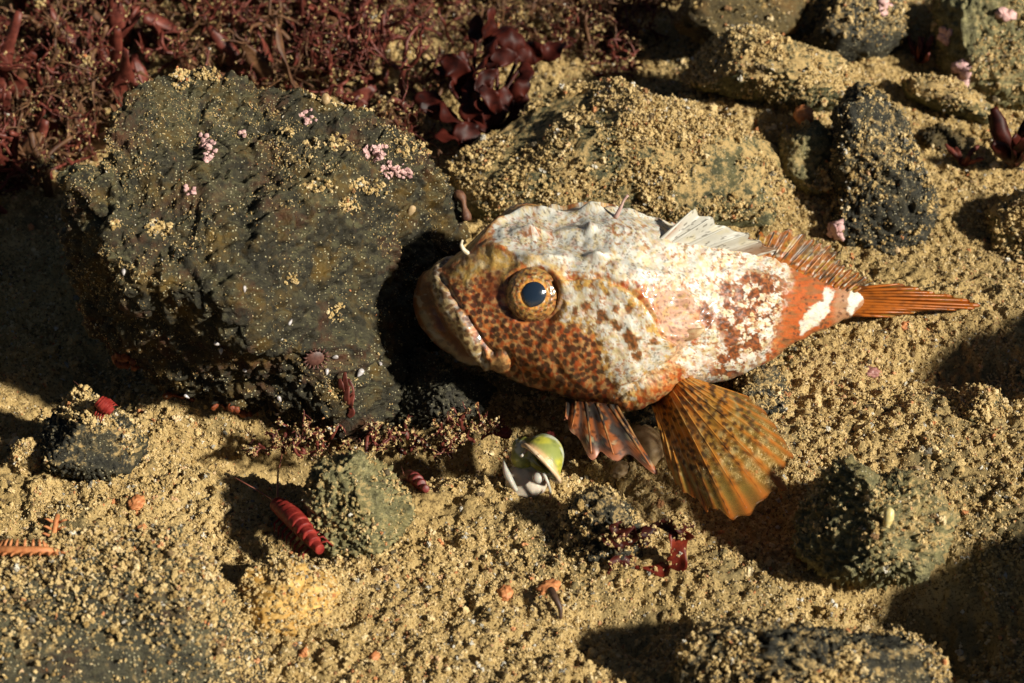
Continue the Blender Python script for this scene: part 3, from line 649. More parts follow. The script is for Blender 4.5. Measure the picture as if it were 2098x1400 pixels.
# eye surround
er = np.exp(-((de - 56) / 9)**2); col = mx(col, np.array([.20, .045, .014]), er * .5 * sstep(-.3, .2, fbm(pf * 4, 2) + .3 * sstep(580, 640, yf))); col = mx(col, np.array([.15, .035, .012]), .75 * np.exp(-(np.hypot(xf - 1012, (yf - 590) * .8) / 30)**2))
col = mx(col, YEL, .6 * np.exp(-((de - 68) / 7)**2) * sstep(600, 560, yf) * (fbm(pf * 9, 2) > -.2))
tiny = sstep(.30, .15, worley2(xf / 6 + 1, yf / 6 + 9)[0]) * (perlin(pf * 9) > -.05)
col = mx(col, BLK * 2, tiny * .35 * (1 - .6 * L1b))
belly = sstep(.55, .95, -np.broadcast_to(dorsal, (NR, NC))).ravel() * sstep(1020, 1120, xf); col = mx(col, np.array([.55, .36, .22]), belly * .6)
chin = sstep(880, 862, xf - .25 * (yf - 600)) * (1 - lip) * (1 - jaw); col = mx(col, np.array([.20, .075, .02]), chin * .9); col = mx(col, BLK * 2.5, chin * .8 * sp1 * (fbm(pf * 3, 2) > -.1)); col = mx(col, np.array([.50, .44, .33]), chin * .6 * sstep(.2, .4, fbm(pf * 6 + 71, 3)))  # chin: shade on the front of the lower jaw painted into the skin colour
lt = perlin(pf * 40); col = col * (1 + .10 * lt[:, None])
col = np.clip(col, .004, .85)

fishroot = P(1350, 840, 0); fishroot[2] = 0
FISH = thing('sculpin_fish', fishroot, 'mottled white and orange sculpin resting on the sand with fanned pectoral fin', 'fish')
M['skin'] = attr_mat('fish_skin', .40, .45, bscale=230, bstr=.30, sss=.05, coat=.38)
M['fin'] = attr_mat('fin_membrane', .35, .5, alpha=True)
M['eye'] = attr_mat('eye_iris', .3, .5, coat=.4)
m, nt, b = new_mat('pupil'); b.inputs['Base Color'].default_value = (.012, .022, .040, 1); b.inputs['Roughness'].default_value = .12; b.inputs['Specular IOR Level'].default_value = .7; M['pupil'] = m
m, nt, b = new_mat('cornea'); tr_ = nd(nt, 'ShaderNodeBsdfTransparent'); gl_ = nd(nt, 'ShaderNodeBsdfGlossy'); gl_.inputs['Roughness'].default_value = .10
mx_s = nd(nt, 'ShaderNodeMixShader'); mx_s.inputs[0].default_value = .07; nt.links.new(tr_.outputs[0], mx_s.inputs[1]); nt.links.new(gl_.outputs[0], mx_s.inputs[2]); nt.links.new(mx_s.outputs[0], nt.nodes['Material Output'].inputs[0])
bump(nt, gl_, tex_noise(nt, coords(nt), 60, 3), .25, .004); M['cornea'] = m
body = obj('body', mesh_np('body', G.reshape(-1, 3), grid_faces(NR, NC, True), True, col), M['skin'], FISH)

def ring_of(px): return int(np.argmin(np.abs(cen[:, 0] - px)))
def body_point(px, py, far=False):
    """skin point and normal of the near side at a picture position"""
    d = np.hypot(pxg - px, pyg - py) + np.where(np.einsum('ijk,k->ij', N0, F) < 0, 0, 1e4); k = np.unravel_index(np.argmin(d), d.shape)
    return BODY[k], N0[k], k[0]
def mirror_pt(p, ring):
    r = np.asarray(p) - C3[ring]; n_ = -math.sin(PITCH) * A3[ring] - math.cos(PITCH) * F
    return C3[ring] + r - 2 * (r @ n_) * n_
e0, en, er_ = body_point(*EY)
ec = e0 + F * .030 * 0 - (-F) * .016 * 1.0
ec = Pd(EY[0], EY[1], depth_of(e0) + .017)
RE = .052
d, f = ico(6)
gaze = -(F) + .02 * U; gaze = np.array(CAM - Pd(1091, 611, 0)); gaze /= np.linalg.norm(gaze)
def eye_cols(d, g):
    up = U - g * (U @ g); up /= np.linalg.norm(up); sd_ = np.cross(up, g)
    exx = np.stack([d @ sd_, d @ up], 1) * 53; an = np.arctan2(exx[:, 1], exx[:, 0]); r = np.hypot(exx[:, 0] * 1.0, exx[:, 1] * 1.02)
    p3 = d * 6
    c = mx(np.array([.36, .23, .06])[None] * np.ones((len(d), 3)), np.array([.34, .085, .02]), sstep(-.1, .35, fbm(p3 * 1.3, 3)))
    c = mx(c, np.array([.62, .52, .32]), .6 * sstep(.15, .5, fbm(p3 * 1.6 + 9, 3)))
    w1 = worley2(exx[:, 0] / 9.5 + .5 * perlin(p3), exx[:, 1] / 7.0); c = mx(c, np.array([.05, .026, .014]), sstep(.52, .32, w1[0] + .1 * perlin(p3 * 4)) * (w1[2] > .25) * .92 * sstep(24, 34, r))
    ring = np.exp(-((r - 26 - 3 * perlin(np.stack([np.cos(an) * 2, np.sin(an) * 2, an * 0], -1))) / 3.2)**2); c = mx(c, np.array([.74, .32, .05]), ring * .95 * sstep(-.5, .1, fbm(p3 * 1.5 + 2, 2)))
    sk = sstep(34, 46, r); c = mx(c, mx(np.array([.33, .20, .055])[None] * np.ones((len(d), 3)), np.array([.07, .03, .014]), sstep(.50, .34, worley2(exx[:, 0] / 10.5 + 3, exx[:, 1] / 8.5)[0] + .15 * perlin(p3 * 3))), sk * .75)
    out = np.exp(-((r - 40) / 8)**2); c = mx(c, np.array([.60, .24, .06]), out * .45 * sstep(-.2, .3, fbm(p3 * 1.1 + 4, 2)))
    rim = np.exp(-((r - 56) / 4)**2) * (fbm(p3 * 2.2 + 20, 2) > .05) * (exx[:, 1] < 20); c = mx(c, np.array([.5, .42, .3]), rim * .3)
    return np.clip(c, .005, .8)
for side in (0, 1):
    cen_e = ec if side == 0 else mirror_pt(ec, er_)
    g = gaze if side == 0 else mirror_pt(ec + gaze, er_) - mirror_pt(ec, er_)
    v = cen_e + d * RE - g[None] * ((d @ g) * RE * .30)[:, None] * (d @ g > 0)[:, None] + 0.0012 * fbm(d * 7, 3)[:, None] * d
    al = np.arccos(np.clip(d @ g, -1, 1)); v = v - (g[None] * (RE * .10 * np.exp(-(al / .55)**4))[:, None])
    eo = obj('eye', mesh_np('eye', v, f, True, eye_cols(d, g)), M['eye'], FISH)
    # pupil: a lens standing a little proud of the iris
    dp, fp = ico(4)
    up = U - g * (U @ g); up /= np.linalg.norm(up); sd_ = np.cross(up, g)
    uu, vv, ww2 = dp[:, 0], dp[:, 1], dp[:, 2]
    bx_ = uu * 24.5 * (1 + .04 * vv); by_ = vv * 25 * (1 - .10 * uu * (vv < 0)) - 2.5 * np.exp(-((uu + .35) / .25)**2) * (vv < -.4); bx_ = bx_ + 1.2 * perlin(np.stack([uu * 2, vv * 2, uu * 0], -1))
    pv = cen_e + g * RE * .560 + (sd_ * bx_[:, None] + up * by_[:, None]) * .00092 + g * (ww2 * .0085)[:, None]
    obj('pupil', mesh_np('pupil', pv, fp), M['pupil'], eo)
    cz = np.where(d @ g > .35)[0]; keep_ = np.isin(f, cz).all(1); used = np.unique(f[keep_]); mp_ = np.zeros(len(d), int); mp_[used] = np.arange(len(used)); du = d[used]
    cv = cen_e + du * RE * 1.015 - g[None] * ((du @ g) * RE * .255)[:, None]; cv = cv + g[None] * (.0045 * np.exp(-(np.arccos(np.clip(du @ g, -1, 1)) / .5)**2))[:, None]
    obj('cornea', mesh_np('cornea', cv, mp_[f[keep_]]), M['cornea'], eo)

# ---- fins
def fan(bases, tips, nu=46, per=9, scallop=.05, bow=0.0, corr=.0035, side=-F, curve_down=0.0, rays=None):
    """surface swept between ray bases and ray tips (3-D points); returns grid, u, v and the number of rays"""
    bases = np.asarray(bases); tips = np.asarray(tips); n0 = len(bases)
    nr = rays or n0
    tq = np.linspace(0, n0 - 1, nr)
    bs = np.stack([spline(np.arange(n0), bases[:, k], tq) for k in range(3)], 1); tp = np.stack([spline(np.arange(n0), tips[:, k], tq) for k in range(3)], 1)
    nv = (nr - 1) * per + 1; vq = np.linspace(0, nr - 1, nv)
    bq = np.stack([spline(np.arange(nr), bs[:, k], vq) for k in range(3)], 1); tpq = np.stack([spline(np.arange(nr), tp[:, k], vq) for k in range(3)], 1)
    fr = vq - np.floor(vq); mid_ = np.sin(np.pi * fr)**2
    u = np.linspace(0, 1, nu)
    jr = np.random.default_rng(int(abs(bases[0][0]) * 1e4) % 9999); lenj = 1 + .035 * np.interp(vq, np.arange(nr), jr.normal(size=nr)); tear = .5 + 1.1 * jr.random(nr + 1)[np.floor(vq).astype(int)]
    ext = lenj - scallop * mid_ * tear
    uu = u[:, None] * ext[None]
    G_ = bq[None] * (1 - uu[..., None]) + tpq[None] * uu[..., None]
    wob = .004 * perlin(np.stack([np.broadcast_to(vq[None] * .45, uu.shape).ravel(), uu.ravel() * 2.5, uu.ravel() * 0 + 3], -1)).reshape(uu.shape) * uu
    G_ = G_ + side[None, None] * wob[..., None] + side[None, None] * (bow * np.sin(np.pi * uu) + corr * (1 - mid_[None] * 1.6) * sstep(0, .3, uu))[..., None]
    return G_, uu, np.broadcast_to(vq[None], uu.shape), nr
def fin_obj(name, G_, col4, mat, parent, thick=.0016, side=-F):
    nu, nv = G_.shape[:2]
    n = np.cross(np.gradient(G_, axis=0), np.gradient(G_, axis=1)); n /= np.linalg.norm(n, axis=2)[..., None] + 1e-12
    a = (G_ + n * thick).reshape(-1, 3); b_ = (G_ - n * thick).reshape(-1, 3)
    fa = grid_faces(nu, nv); rim = np.concatenate([np.arange(nv), np.arange(1, nu) * nv + nv - 1, (nu - 1) * nv + np.arange(nv - 2, -1, -1), np.arange(nu - 2, 0, -1) * nv]); r2 = np.roll(rim, -1)
    fr = np.stack([rim, r2, r2 + nu * nv, rim + nu * nv], 1)
    c = np.concatenate([col4, col4])
    return obj(name, mesh_np(name, np.concatenate([a, b_]), np.concatenate([fa, fa[:, ::-1] + nu * nv, fr]), True, c), mat, parent)
def fin_rays(G_, nr, per, parent, r0, r1, colf, name='fin_ray', off=-F, upto=.97):
    nu = G_.shape[0]; ku = int(nu * upto)
    for i in range(nr):
        pts = G_[:ku, i * per] + off * r0 * .6; rr = np.linspace(r0, r1, ku); v, f_ = tube(pts[::2], rr[::2], 6)
        px, py, _ = proj(v); t = np.clip(np.linalg.norm(v - pts[0], axis=1) / (np.linalg.norm(pts[-1] - pts[0]) + 1e-9), 0, 1)
        obj(name, mesh_np(name, v, f_, True, colf(px, py, t, i)), M['fin'], parent)
def dots_px(px, py, s, thr, seed=0):
    q_ = perlin(np.stack([px / 9, py / 9, px * 0 + seed], -1)); d1, _, r_ = worley2(px / s + seed, py / s + 2 * seed); return sstep(.40, .27, d1 + .10 * q_) * (r_ > thr)

# pectoral fin
pbase = [(1418, 778), (1412, 776), (1405, 778), (1398, 782), (1390, 788), (1382, 796), (1373, 805), (1365, 814), (1357, 822), (1350, 830), (1344, 836), (1340, 840)]
ptip = [(1528, 812), (1575, 856), (1608, 905), (1619, 942), (1600, 984), (1556, 1024), (1508, 1062), (1468, 1062), (1432, 1034), (1402, 1018), (1380, 984), (1362, 932)]
zb = np.linspace(.105, .085, 12); zt = np.array([.08, .09, .10, .105, .105, .10, .09, .08, .075, .07, .065, .065])
bs = [Pd(a, b_, depth_of(P(a, b_, .12))) for (a, b_) in pbase]
bs = []
for (a, b_) in pbase:
    bp, bn, _ = body_point(a, b_); bs.append(bp - bn * .004)
tp = [P(a, b_, z) for (a, b_), z in zip(ptip, zt)]
PERP = 9
G_, uu, vv, nr = fan(bs, tp, nu=64, per=PERP, scallop=.035, bow=.030, corr=.0014, rays=17)
px, py, _ = proj(G_.reshape(-1, 3)); uf = uu.ravel(); vf = vv.ravel(); frc = vf - np.floor(vf); onray = np.exp(-(np.minimum(frc, 1 - frc) / .22)**2)
p3 = np.stack([px / 60, py / 60, px * 0], -1)
c = mx(np.array([.58, .30, .05])[None] * np.ones((len(px), 3)), np.array([.68, .25, .03]), sstep(-.2, .3, fbm(p3, 2)))
olive = np.array([.40, .29, .07]); c = mx(c, olive, (1 - onray) * sstep(.3, .7, uf) * .8)
c = mx(c, np.array([.56, .15, .02]), onray * sstep(.35, .6, uf) * .6); c = mx(c, np.array([.50, .26, .12]), .5 * sstep(12, 16, vf) * sstep(.8, .2, uf))
pale = np.zeros(len(px))
for ub in (.36, .50, .64, .78): pale = np.maximum(pale, np.exp(-((uf - ub - .025 * np.sin(vf * .8)) / .020)**2) * np.clip(perlin(np.stack([vf * 1.3, uf * 9, vf * 0], -1)) * 2.2 + .35, 0, 1))
c = mx(c, np.array([.60, .50, .22]), np.clip(pale, 0, 1) * .75)
dk = dots_px(px, py, 13.5, .15, 2) * sstep(.0, .08, uf) * sstep(.95, .6, uf); dk2 = dots_px(px * .9, py * .6, 6, .5, 5) * sstep(.6, .2, uf)
c = mx(c, BLK, np.clip(dk + dk2 * .8, 0, 1) * .88)
c = mx(c, np.array([.36, .10, .02]), sstep(.85, 1, uf) * .5)
al = .90 - .62 * sstep(.15, .7, uf) * (1 - onray) * sstep(10, 4, np.abs(vf - 4)); al = np.maximum(al, np.clip(dk * .95, 0, 1))
PECT = fin_obj('pectoral_fin', G_, np.concatenate([np.clip(c, .005, .9), al[:, None]], 1), M['fin'], FISH)
def pec_ray(px, py, t, i):
    c = mx(np.array([.68, .30, .045])[None] * np.ones((len(px), 3)), np.array([.66, .42, .13]), sstep(-.1, .3, perlin(np.stack([px / 25, py / 25, px * 0 + i], -1))))
    c = mx(c, np.array([.5, .12, .02]), sstep(.6, 1, t) * .7); c = mx(c, BLK, dots_px(px, py, 13.5, .15, 2) * .95)
    return np.concatenate([c, np.full((len(px), 1), .95)], 1)
fin_rays(G_, nr, PERP, PECT, .0022, .0008, pec_ray)

# pelvic fin
vb = [(1160, 826), (1180, 830), (1200, 833), (1222, 835), (1248, 838), (1262, 840)]
vt = [(1158, 858), (1170, 884), (1212, 936), (1262, 948), (1348, 979), (1338, 960)]
bs = [Pd(a, b_ - 8, depth_of(body_point(a, 815)[0]) + .02) for (a, b_) in vb]
tp = [P(a, b_, z) for (a, b_), z in zip(vt, (.10, .09, .075, .07, .05, .05))]
G_, uu, vv, nr = fan(bs, tp, nu=44, per=14, scallop=.16, bow=.02, corr=.004)
px, py, _ = proj(G_.reshape(-1, 3)); uf = uu.ravel(); vf = vv.ravel(); frc = vf - np.floor(vf); onray = np.exp(-(np.minimum(frc, 1 - frc) / .2)**2); p3 = np.stack([px / 30, py / 30, px * 0], -1)
c = mx(np.array([.44, .13, .035])[None] * np.ones((len(px), 3)), np.array([.06, .05, .045]), np.maximum(sstep(-.15, .2, fbm(p3, 3)), np.exp(-((frc - .5) / .22)**2) * .9) * sstep(1.0, .7, uf))
c = mx(c, np.array([.60, .52, .30]), sstep(.15, .4, fbm(p3 * 1.5 + 30, 3)) * .8 * onray); c = mx(c, np.array([.55, .25, .16]), sstep(.8, 1, uf) * .8); c = mx(c, BLK, dots_px(px, py, 9, .55, 3) * .7)
PELV = fin_obj('pelvic_fin', G_, np.concatenate([np.clip(c, .01, .9), np.full((len(px), 1), .93)], 1), M['fin'], FISH, thick=.003)
def vray(px, py, t, i):
    c = mx(np.array([.46, .24, .09])[None] * np.ones((len(px), 3)), np.array([.07, .05, .04]), sstep(-.2, .1, perlin(np.stack([px / 13, py / 13, px * 0 + i], -1)))); c = mx(c, np.array([.5, .17, .05]), sstep(.6, 1, t)); return np.concatenate([c, np.full((len(px), 1), 1.0)], 1)
fin_rays(G_, nr, 14, PELV, .0036, .0016, vray, upto=.92)

# first dorsal fin
def dorsal_pt(px_):
    k = ring_of(px_); j = int(round(NC * PITCH / (2 * np.pi))); return BODY[k, j]
db = [1344, 1368, 1400, 1440, 1488, 1540]; dt = [(1424, 426), (1458, 446), (1494, 463), (1530, 480), (1560, 494), (1590, 512)]
def rise(bp, a, b_):
    pb = proj(bp); return Pd(a, b_, depth_of(bp) + (pb[1] - b_) * .0003)
bs = [dorsal_pt(a) - np.array([0, 0, .01]) for a in db]; tp = [rise(p_, *t_) for p_, t_ in zip(bs, dt)]
G_, uu, vv, nr = fan(bs, tp, nu=40, per=12, scallop=.10, corr=.003)
px, py, _ = proj(G_.reshape(-1, 3)); uf = uu.ravel(); vf = vv.ravel(); p3 = np.stack([px / 40, py / 40, px * 0], -1)
c = mx(WHT[None] * 1.05 * np.ones((len(px), 3)), np.array([.66, .58, .36]), .5 * sstep(.1, .4, fbm(p3, 3)))
st_ = perlin(np.stack([px / 16, (py + .45 * px) / 4.2, px * 0], -1)); c = mx(c, np.array([.10, .08, .055]), sstep(.30, .42, st_) * .8)
c = mx(c, np.array([.42, .14, .04]), np.exp(-(vf / .25)**2) * sstep(.75, .3, uf) * .7); c = mx(c, np.array([.30, .13, .04]), sstep(3.6, 4.6, vf) * .8)
DOR = fin_obj('spiny_dorsal_fin', G_, np.concatenate([np.clip(c, .01, .85), np.full((len(px), 1), .98)], 1), M['fin'], FISH, thick=.002)
def dray(px, py, t, i):
    c = mx(WHT[None] * np.ones((len(px), 3)), np.array([.4, .3, .18]), .4 * (i > 3)); return np.concatenate([c, np.full((len(px), 1), 1.0)], 1)
fin_rays(G_, nr, 12, DOR, .0042, .0016, dray)

# second dorsal fin
sb = [1545, 1575, 1605, 1635, 1662, 1690, 1715, 1738]; stp = [(1556, 474), (1614, 471), (1664, 486), (1692, 500), (1718, 522), (1732, 548), (1760, 560), (1788, 577)]
bs = [dorsal_pt(a) - np.array([0, 0, .008]) for a in sb]; tp = [rise(p_, *t_) for p_, t_ in zip(bs, stp)]
G_, uu, vv, nr = fan(bs, tp, nu=44, per=8, scallop=.16, corr=.004, rays=14)
px, py, _ = proj(G_.reshape(-1, 3)); uf = uu.ravel(); vf = vv.ravel(); frc = vf - np.floor(vf); onray = np.exp(-(np.minimum(frc, 1 - frc) / .2)**2); p3 = np.stack([px / 34, py / 22, px * 0], -1)
c = mx(np.array([.42, .13, .025])[None] * np.ones((len(px), 3)), np.array([.13, .085, .05]), sstep(-.05, .3, fbm(p3, 3)) * .85)
c = mx(c, np.array([.55, .36, .07]), sstep(.15, .4, fbm(p3 + 12, 3)) * .8); c = mx(c, np.array([.62, .56, .42]), (dots_px(px, py * 1.4, 13, .72, 1)) * .7); c = mx(c, BLK * 1.5, dots_px(px, py, 9, .6, 7) * .7)
alp = .88 - .40 * (1 - onray) * sstep(.25, .7, uf)
SOFT = fin_obj('soft_dorsal_fin', G_, np.concatenate([np.clip(c, .01, .85), alp[:, None]], 1), M['fin'], FISH, thick=.0016)
def sray(px, py, t, i):
    c = mx(np.array([.45, .17, .035])[None] * np.ones((len(px), 3)), np.array([.10, .07, .04]), sstep(0, .2, perlin(np.stack([px / 15, py / 12, px * 0 + i], -1))))
    c = mx(c, np.array([.6, .55, .42]), dots_px(px, py, 13, .7, 4) * .8); return np.concatenate([c, np.full((len(px), 1), .97)], 1)
fin_rays(G_, nr, 8, SOFT, .0036, .0014, sray)

# tail fin, folded
cb = [(1752, 592), (1757, 598), (1760, 607), (1760, 616), (1759, 626), (1756, 636), (1748, 645)]
ct = [(1848, 582), (1905, 598), (1950, 609), (2000, 626), (1965, 634), (1892, 636), (1826, 650)]
bs = [Pd(a - 6, b_, depth_of(P(1750, 620, .055)) - .022) for (a, b_) in cb]; tp = [P(a, b_, z) for (a, b_), z in zip(ct, (.10, .085, .07, .05, .045, .045, .04))]
G_, uu, vv, nr = fan(bs, tp, nu=50, per=9, scallop=.05, bow=.012, corr=.005, rays=11)
px, py, _ = proj(G_.reshape(-1, 3)); uf = uu.ravel(); vf = vv.ravel(); frc = vf - np.floor(vf); onray = np.exp(-(np.minimum(frc, 1 - frc) / .22)**2); p3 = np.stack([px / 40, py / 14, px * 0], -1)
c = mx(np.array([.50, .13, .015])[None] * np.ones((len(px), 3)), np.array([.40, .20, .03]), sstep(-.1, .35, fbm(p3, 3)))
bars = np.maximum.reduce([np.exp(-((px - b0 - .4 * (py - 610)) / 5)**2) for b0 in (1812, 1850, 1905, 1955)]); c = mx(c, np.array([.10, .045, .02]), np.clip(bars * (.3 + perlin(p3 * 3)), 0, 1) * .6)
c = mx(c, np.array([.12, .06, .03]), (1 - onray) * sstep(-.1, .3, fbm(p3 * 2 + 5, 2)) * .6); c = mx(c, np.array([.13, .08, .05]), np.exp(-(vf / .4)**2) * .6)
TAIL = fin_obj('tail_fin', G_, np.concatenate([np.clip(c, .01, .85), (.97 - .15 * (1 - onray) * uf)[:, None]], 1), M['fin'], FISH, thick=.0022)
def tray(px, py, t, i):
    c = mx(np.array([.55, .16, .02])[None] * np.ones((len(px), 3)), np.array([.32, .10, .02]), sstep(.05, .25, perlin(np.stack([px / 14, py / 14, px * 0 + i], -1)))); return np.concatenate([c, np.full((len(px), 1), 1.0)], 1)
fin_rays(G_, nr, 9, TAIL, .0042, .0018, tray)

# skin tabs and the spine of the gill cover
def tab(name, pts_px, rise_, wid, mat):
    b0, n0, _ = body_point(*pts_px[0]); pts = [b0 - n0 * .006] + [Pd(a, b_, depth_of(b0) - rise_ * (i + 1)) for i, (a, b_) in enumerate(pts_px[1:])]
    v, f_ = tube(smooth_path(pts, 10), np.interp(np.linspace(0, 1, 10), np.linspace(0, 1, len(wid)), wid), 8); obj(name, mesh_np(name, v, f_), mat, FISH)
tabm = plain_mat('skin_tab', (.45, .36, .2), (.66, .6, .48), .4, 60)
tab('nasal_tab', [(962, 520), (950, 512), (945, 500), (948, 492)], .004, (.005, .005, .004, .002), tabm)
tab('head_tab', [(1262, 440), (1272, 425), (1280, 408), (1287, 400)], .002, (.005, .004, .0025, .003), plain_mat('pink_tab', (.5, .3, .25), (.62, .45, .4), .4, 60, transl=.3))
tab('gill_spine', [(1408, 690), (1426, 682), (1443, 674)], .006, (.012, .010, .003), plain_mat('gill_spine', (.42, .22, .11), (.6, .45, .25), .4, 90))

# ------------------------------------------------------------------ growths on the rocks
def nodules(name, rk, spots, size, mat, parent, sub=2, label=None, flat=.45, proud=.3):
    """a crust of small lumps sitting on a rock's surface"""
    J = Joiner(); d, f = ico(sub)
    for (px, py) in spots:
        p, n = surf(rk, px, py); s = size * rng.uniform(.6, 1.3)
        a = np.cross(n, [.3, .8, .4]); a /= np.linalg.norm(a); b_ = np.cross(n, a)
        rr = 1 + .75 * perlin(d * 1.9 + rng.random(3) * 50)
        v = p + ((d @ a * rr * rng.uniform(.8, 1.3))[:, None] * a + (d @ b_ * rr)[:, None] * b_ + (d @ n * rr * flat + proud * flat)[:, None] * n) * s
        J.add(v, f)
    o = J.build(name, mat, None); o.data.name = name
    link(o, parent); o['kind'] = 'stuff'
    if label: o['label'] = label
    return o
def blob_spots(cx, cy, rx, ry, n, ang=0.0):
    t = rng.random(n) * 6.283; r = np.sqrt(rng.random(n)); x_ = np.cos(t) * r * rx; y_ = np.sin(t) * r * ry
    return [(cx + a * math.cos(ang) - b_ * math.sin(ang), cy + a * math.sin(ang) + b_ * math.cos(ang)) for a, b_ in zip(x_, y_)]
BR = ROCKS['boulder']
for (cx, cy, rx, ry, n, an) in ((420, 290, 16, 15, 22, 0), (430, 315, 8, 14, 9, 0), (631, 240, 12, 12, 9, 0), (772, 310, 21, 16, 26, .2), (812, 352, 26, 13, 26, .3), (496, 270, 9, 5, 5, 0), (392, 390, 10, 4, 4, .4)):
    nodules('coralline_crust', BR, blob_spots(cx, cy, rx, ry, n * 6, an), .0036, M['pink'], BR['o'], flat=.14, proud=.1)
nodules('red_crust', BR, blob_spots(430, 858, 95, 24, 200, .1), .0065, M['redcrust'], BR['o'])
nodules('red_crust', BR, blob_spots(245, 760, 26, 30, 60), .006, M['redcrust'], BR['o'])
nodules('coralline_crust', ROCKS['corner'], blob_spots(1970, 148, 20, 16, 26) + blob_spots(1962, 180, 12, 14, 12), .011, M['pink'], ROCKS['corner']['o'], flat=.3)
nodules('coralline_crust', ROCKS['corner'], blob_spots(1932, 75, 9, 13, 20), .009, M['pink'], ROCKS['corner']['o'], flat=.3)
nodules('coralline_crust', ROCKS['corner'], blob_spots(2062, 30, 10, 10, 18), .008, M['pink'], ROCKS['corner']['o'], flat=.3)
nodules('coralline_crust', ROCKS['top_green'], blob_spots(1815, 12, 10, 18, 14), .010, M['pink'], ROCKS['top_green']['o'], flat=.3)
nodules('coralline_crust', ROCKS['upright'], blob_spots(1712, 475, 14, 24, 18), .009, M['pink'], ROCKS['upright']['o'], flat=.4)
nodules('coralline_crust', ROCKS['slab'], blob_spots(1690, 462, 12, 26, 18), .009, M['pink'], ROCKS['slab']['o'], flat=.4)

def lump(name, loc, size, mat, label, cat, group=None, stretch=(1, 1, .8), amp=.35, sub=4, freq=1.8, rot=0.0, fineamp=.0):
    d, f = ico(sub); o_ = rng.random(3) * 40; r = 1 + amp * fbm(d * freq + o_, 2, .45) + fineamp * fbm(d * 5 + o_, 3, .6)
    v = d * r[:, None] * np.array(stretch) * size
    c, s = math.cos(rot), math.sin(rot); v = np.stack([v[:, 0] * c - v[:, 1] * s, v[:, 0] * s + v[:, 1] * c, v[:, 2]], 1)
    o = obj(name, mesh_np(name, v, f), M[mat] if isinstance(mat, str) else mat); o.location = loc
    return tag(o, label, cat, group)

# sea squirt on the cobble, sponge lump, shell bits, twigs
p, n = surf(ROCKS['cobble'], 1643, 245)
squirt = lump('sea_squirt', p + np.array([0, .0, .016]), .024, 'orange', 'glossy orange sea squirt on top of the small green cobble', 'sea squirt', stretch=(.9, .9, 1), amp=.22)
sp_ = on_ground(585, 1222, .012)
SPG = lump('sponge', sp_, .105, 'sponge', 'ochre yellow sponge lump below the red amphipod', 'sponge', stretch=(.80, .72, .50), amp=.20, sub=6, freq=1.3, fineamp=.09)
lump('sponge', on_ground(60, 940, .012), .04, 'sponge', 'small ochre sponge lump beside the black wedge-shaped stone', 'sponge', stretch=(.8, .8, .8), amp=.2, sub=5, freq=1.3, fineamp=.09)
bits = [(280, 1030, .022, 'orange', 'orange lump on the silt above the flat slab'), (1035, 1215, .020, 'orange', 'flat orange-red fragment beside the dark twig'),
        (1125, 1205, .024, 'orange', 'orange-red fragment at the head of the dark twig'), (768, 1345, .013, 'orange', 'bright orange pebble near the bottom edge'),
        (1855, 668, .018, 'orange', 'pointed orange chip on the sand under the tail'), (1785, 763, .020, 'rosy', 'smooth pink pebble half buried below the tail'),
        (440, 1380, .018, 'orange', 'orange chip on the flat slab at the bottom edge'), (1880, 965, .016, 'tan', 'pale tan chip above the knobbly green stone'),
        (1835, 510, .016, 'tan', 'orange-tan pebble at the foot of the dark upright stone'), (243, 940, .022, 'tan', 'rounded tan pebble in front of the black wedge stone'),
        (1290, 350, .014, 'tan', 'tan pebble on the silt slab behind the head'), (1545, 355, .013, 'tan', 'pale tan nodule on the slab below the green cobble'),
        (1270, 962, .026, 'tan', 'round tan snail-like pebble under the pelvic fin tip'), (1030, 885, .022, 'krilldark', 'dark red pebble in the shadow left of the snail'),
        (1128, 893, .015, 'krilldark', 'round red bead right behind the snail shell'), (1090, 365, .024, 'orange', 'rusty orange scrap on the sand between weed and fish')]
for (px, py, s, mt, lab) in bits:
    lump('pebble', on_ground(px, py, s * .15), s * .85, mt, lab, 'pebble', 'pebbles and fragments on the silt', stretch=(1, .75, .55), amp=.28, sub=4, rot=rng.random() * 3, fineamp=.10)
v, f = tube(smooth_path([on_ground(1128, 1210, .03), on_ground(1137, 1225, .032), on_ground(1147, 1245, .022), on_ground(1149, 1268, .004)], 14), np.linspace(.008, .003, 14), 8)
tag(obj('twig', mesh_np('twig', v, f), M['rustdark']), 'thin dark curved twig stuck in the sand near the bottom', 'twig')
# tan broken shell plate under the fish
v, f = blade([on_ground(1298, 868, .03), on_ground(1320, 895, .045), on_ground(1332, 925, .03), on_ground(1330, 955, .005)], (.02, .035, .034, .028), (1, .1, .1), thick=.006, cup=.5)
tag(obj('shell_fragment', mesh_np('shell_fragment', v, f), M['tan']), 'curved tan shell fragment between the two lower fins', 'shell')
p, n = surf(ROCKS['twin'], 1812, 1065)
v, f = tube(smooth_path([p + n * .006 + U * .020 + R * .002, p + n * .014 + U * .004, p + n * .008 - U * .016 - R * .003], 12), [.004, .007, .009, .009, .009, .009, .009, .008, .008, .007, .006, .004], 10)
tag(obj('tube_shell', mesh_np('tube_shell', v, f), plain_mat('yellow_shell', (.5, .38, .12), (.68, .6, .32), .35, 70)), 'tiny pale yellow tube shell on the knobbly green stone', 'shell')

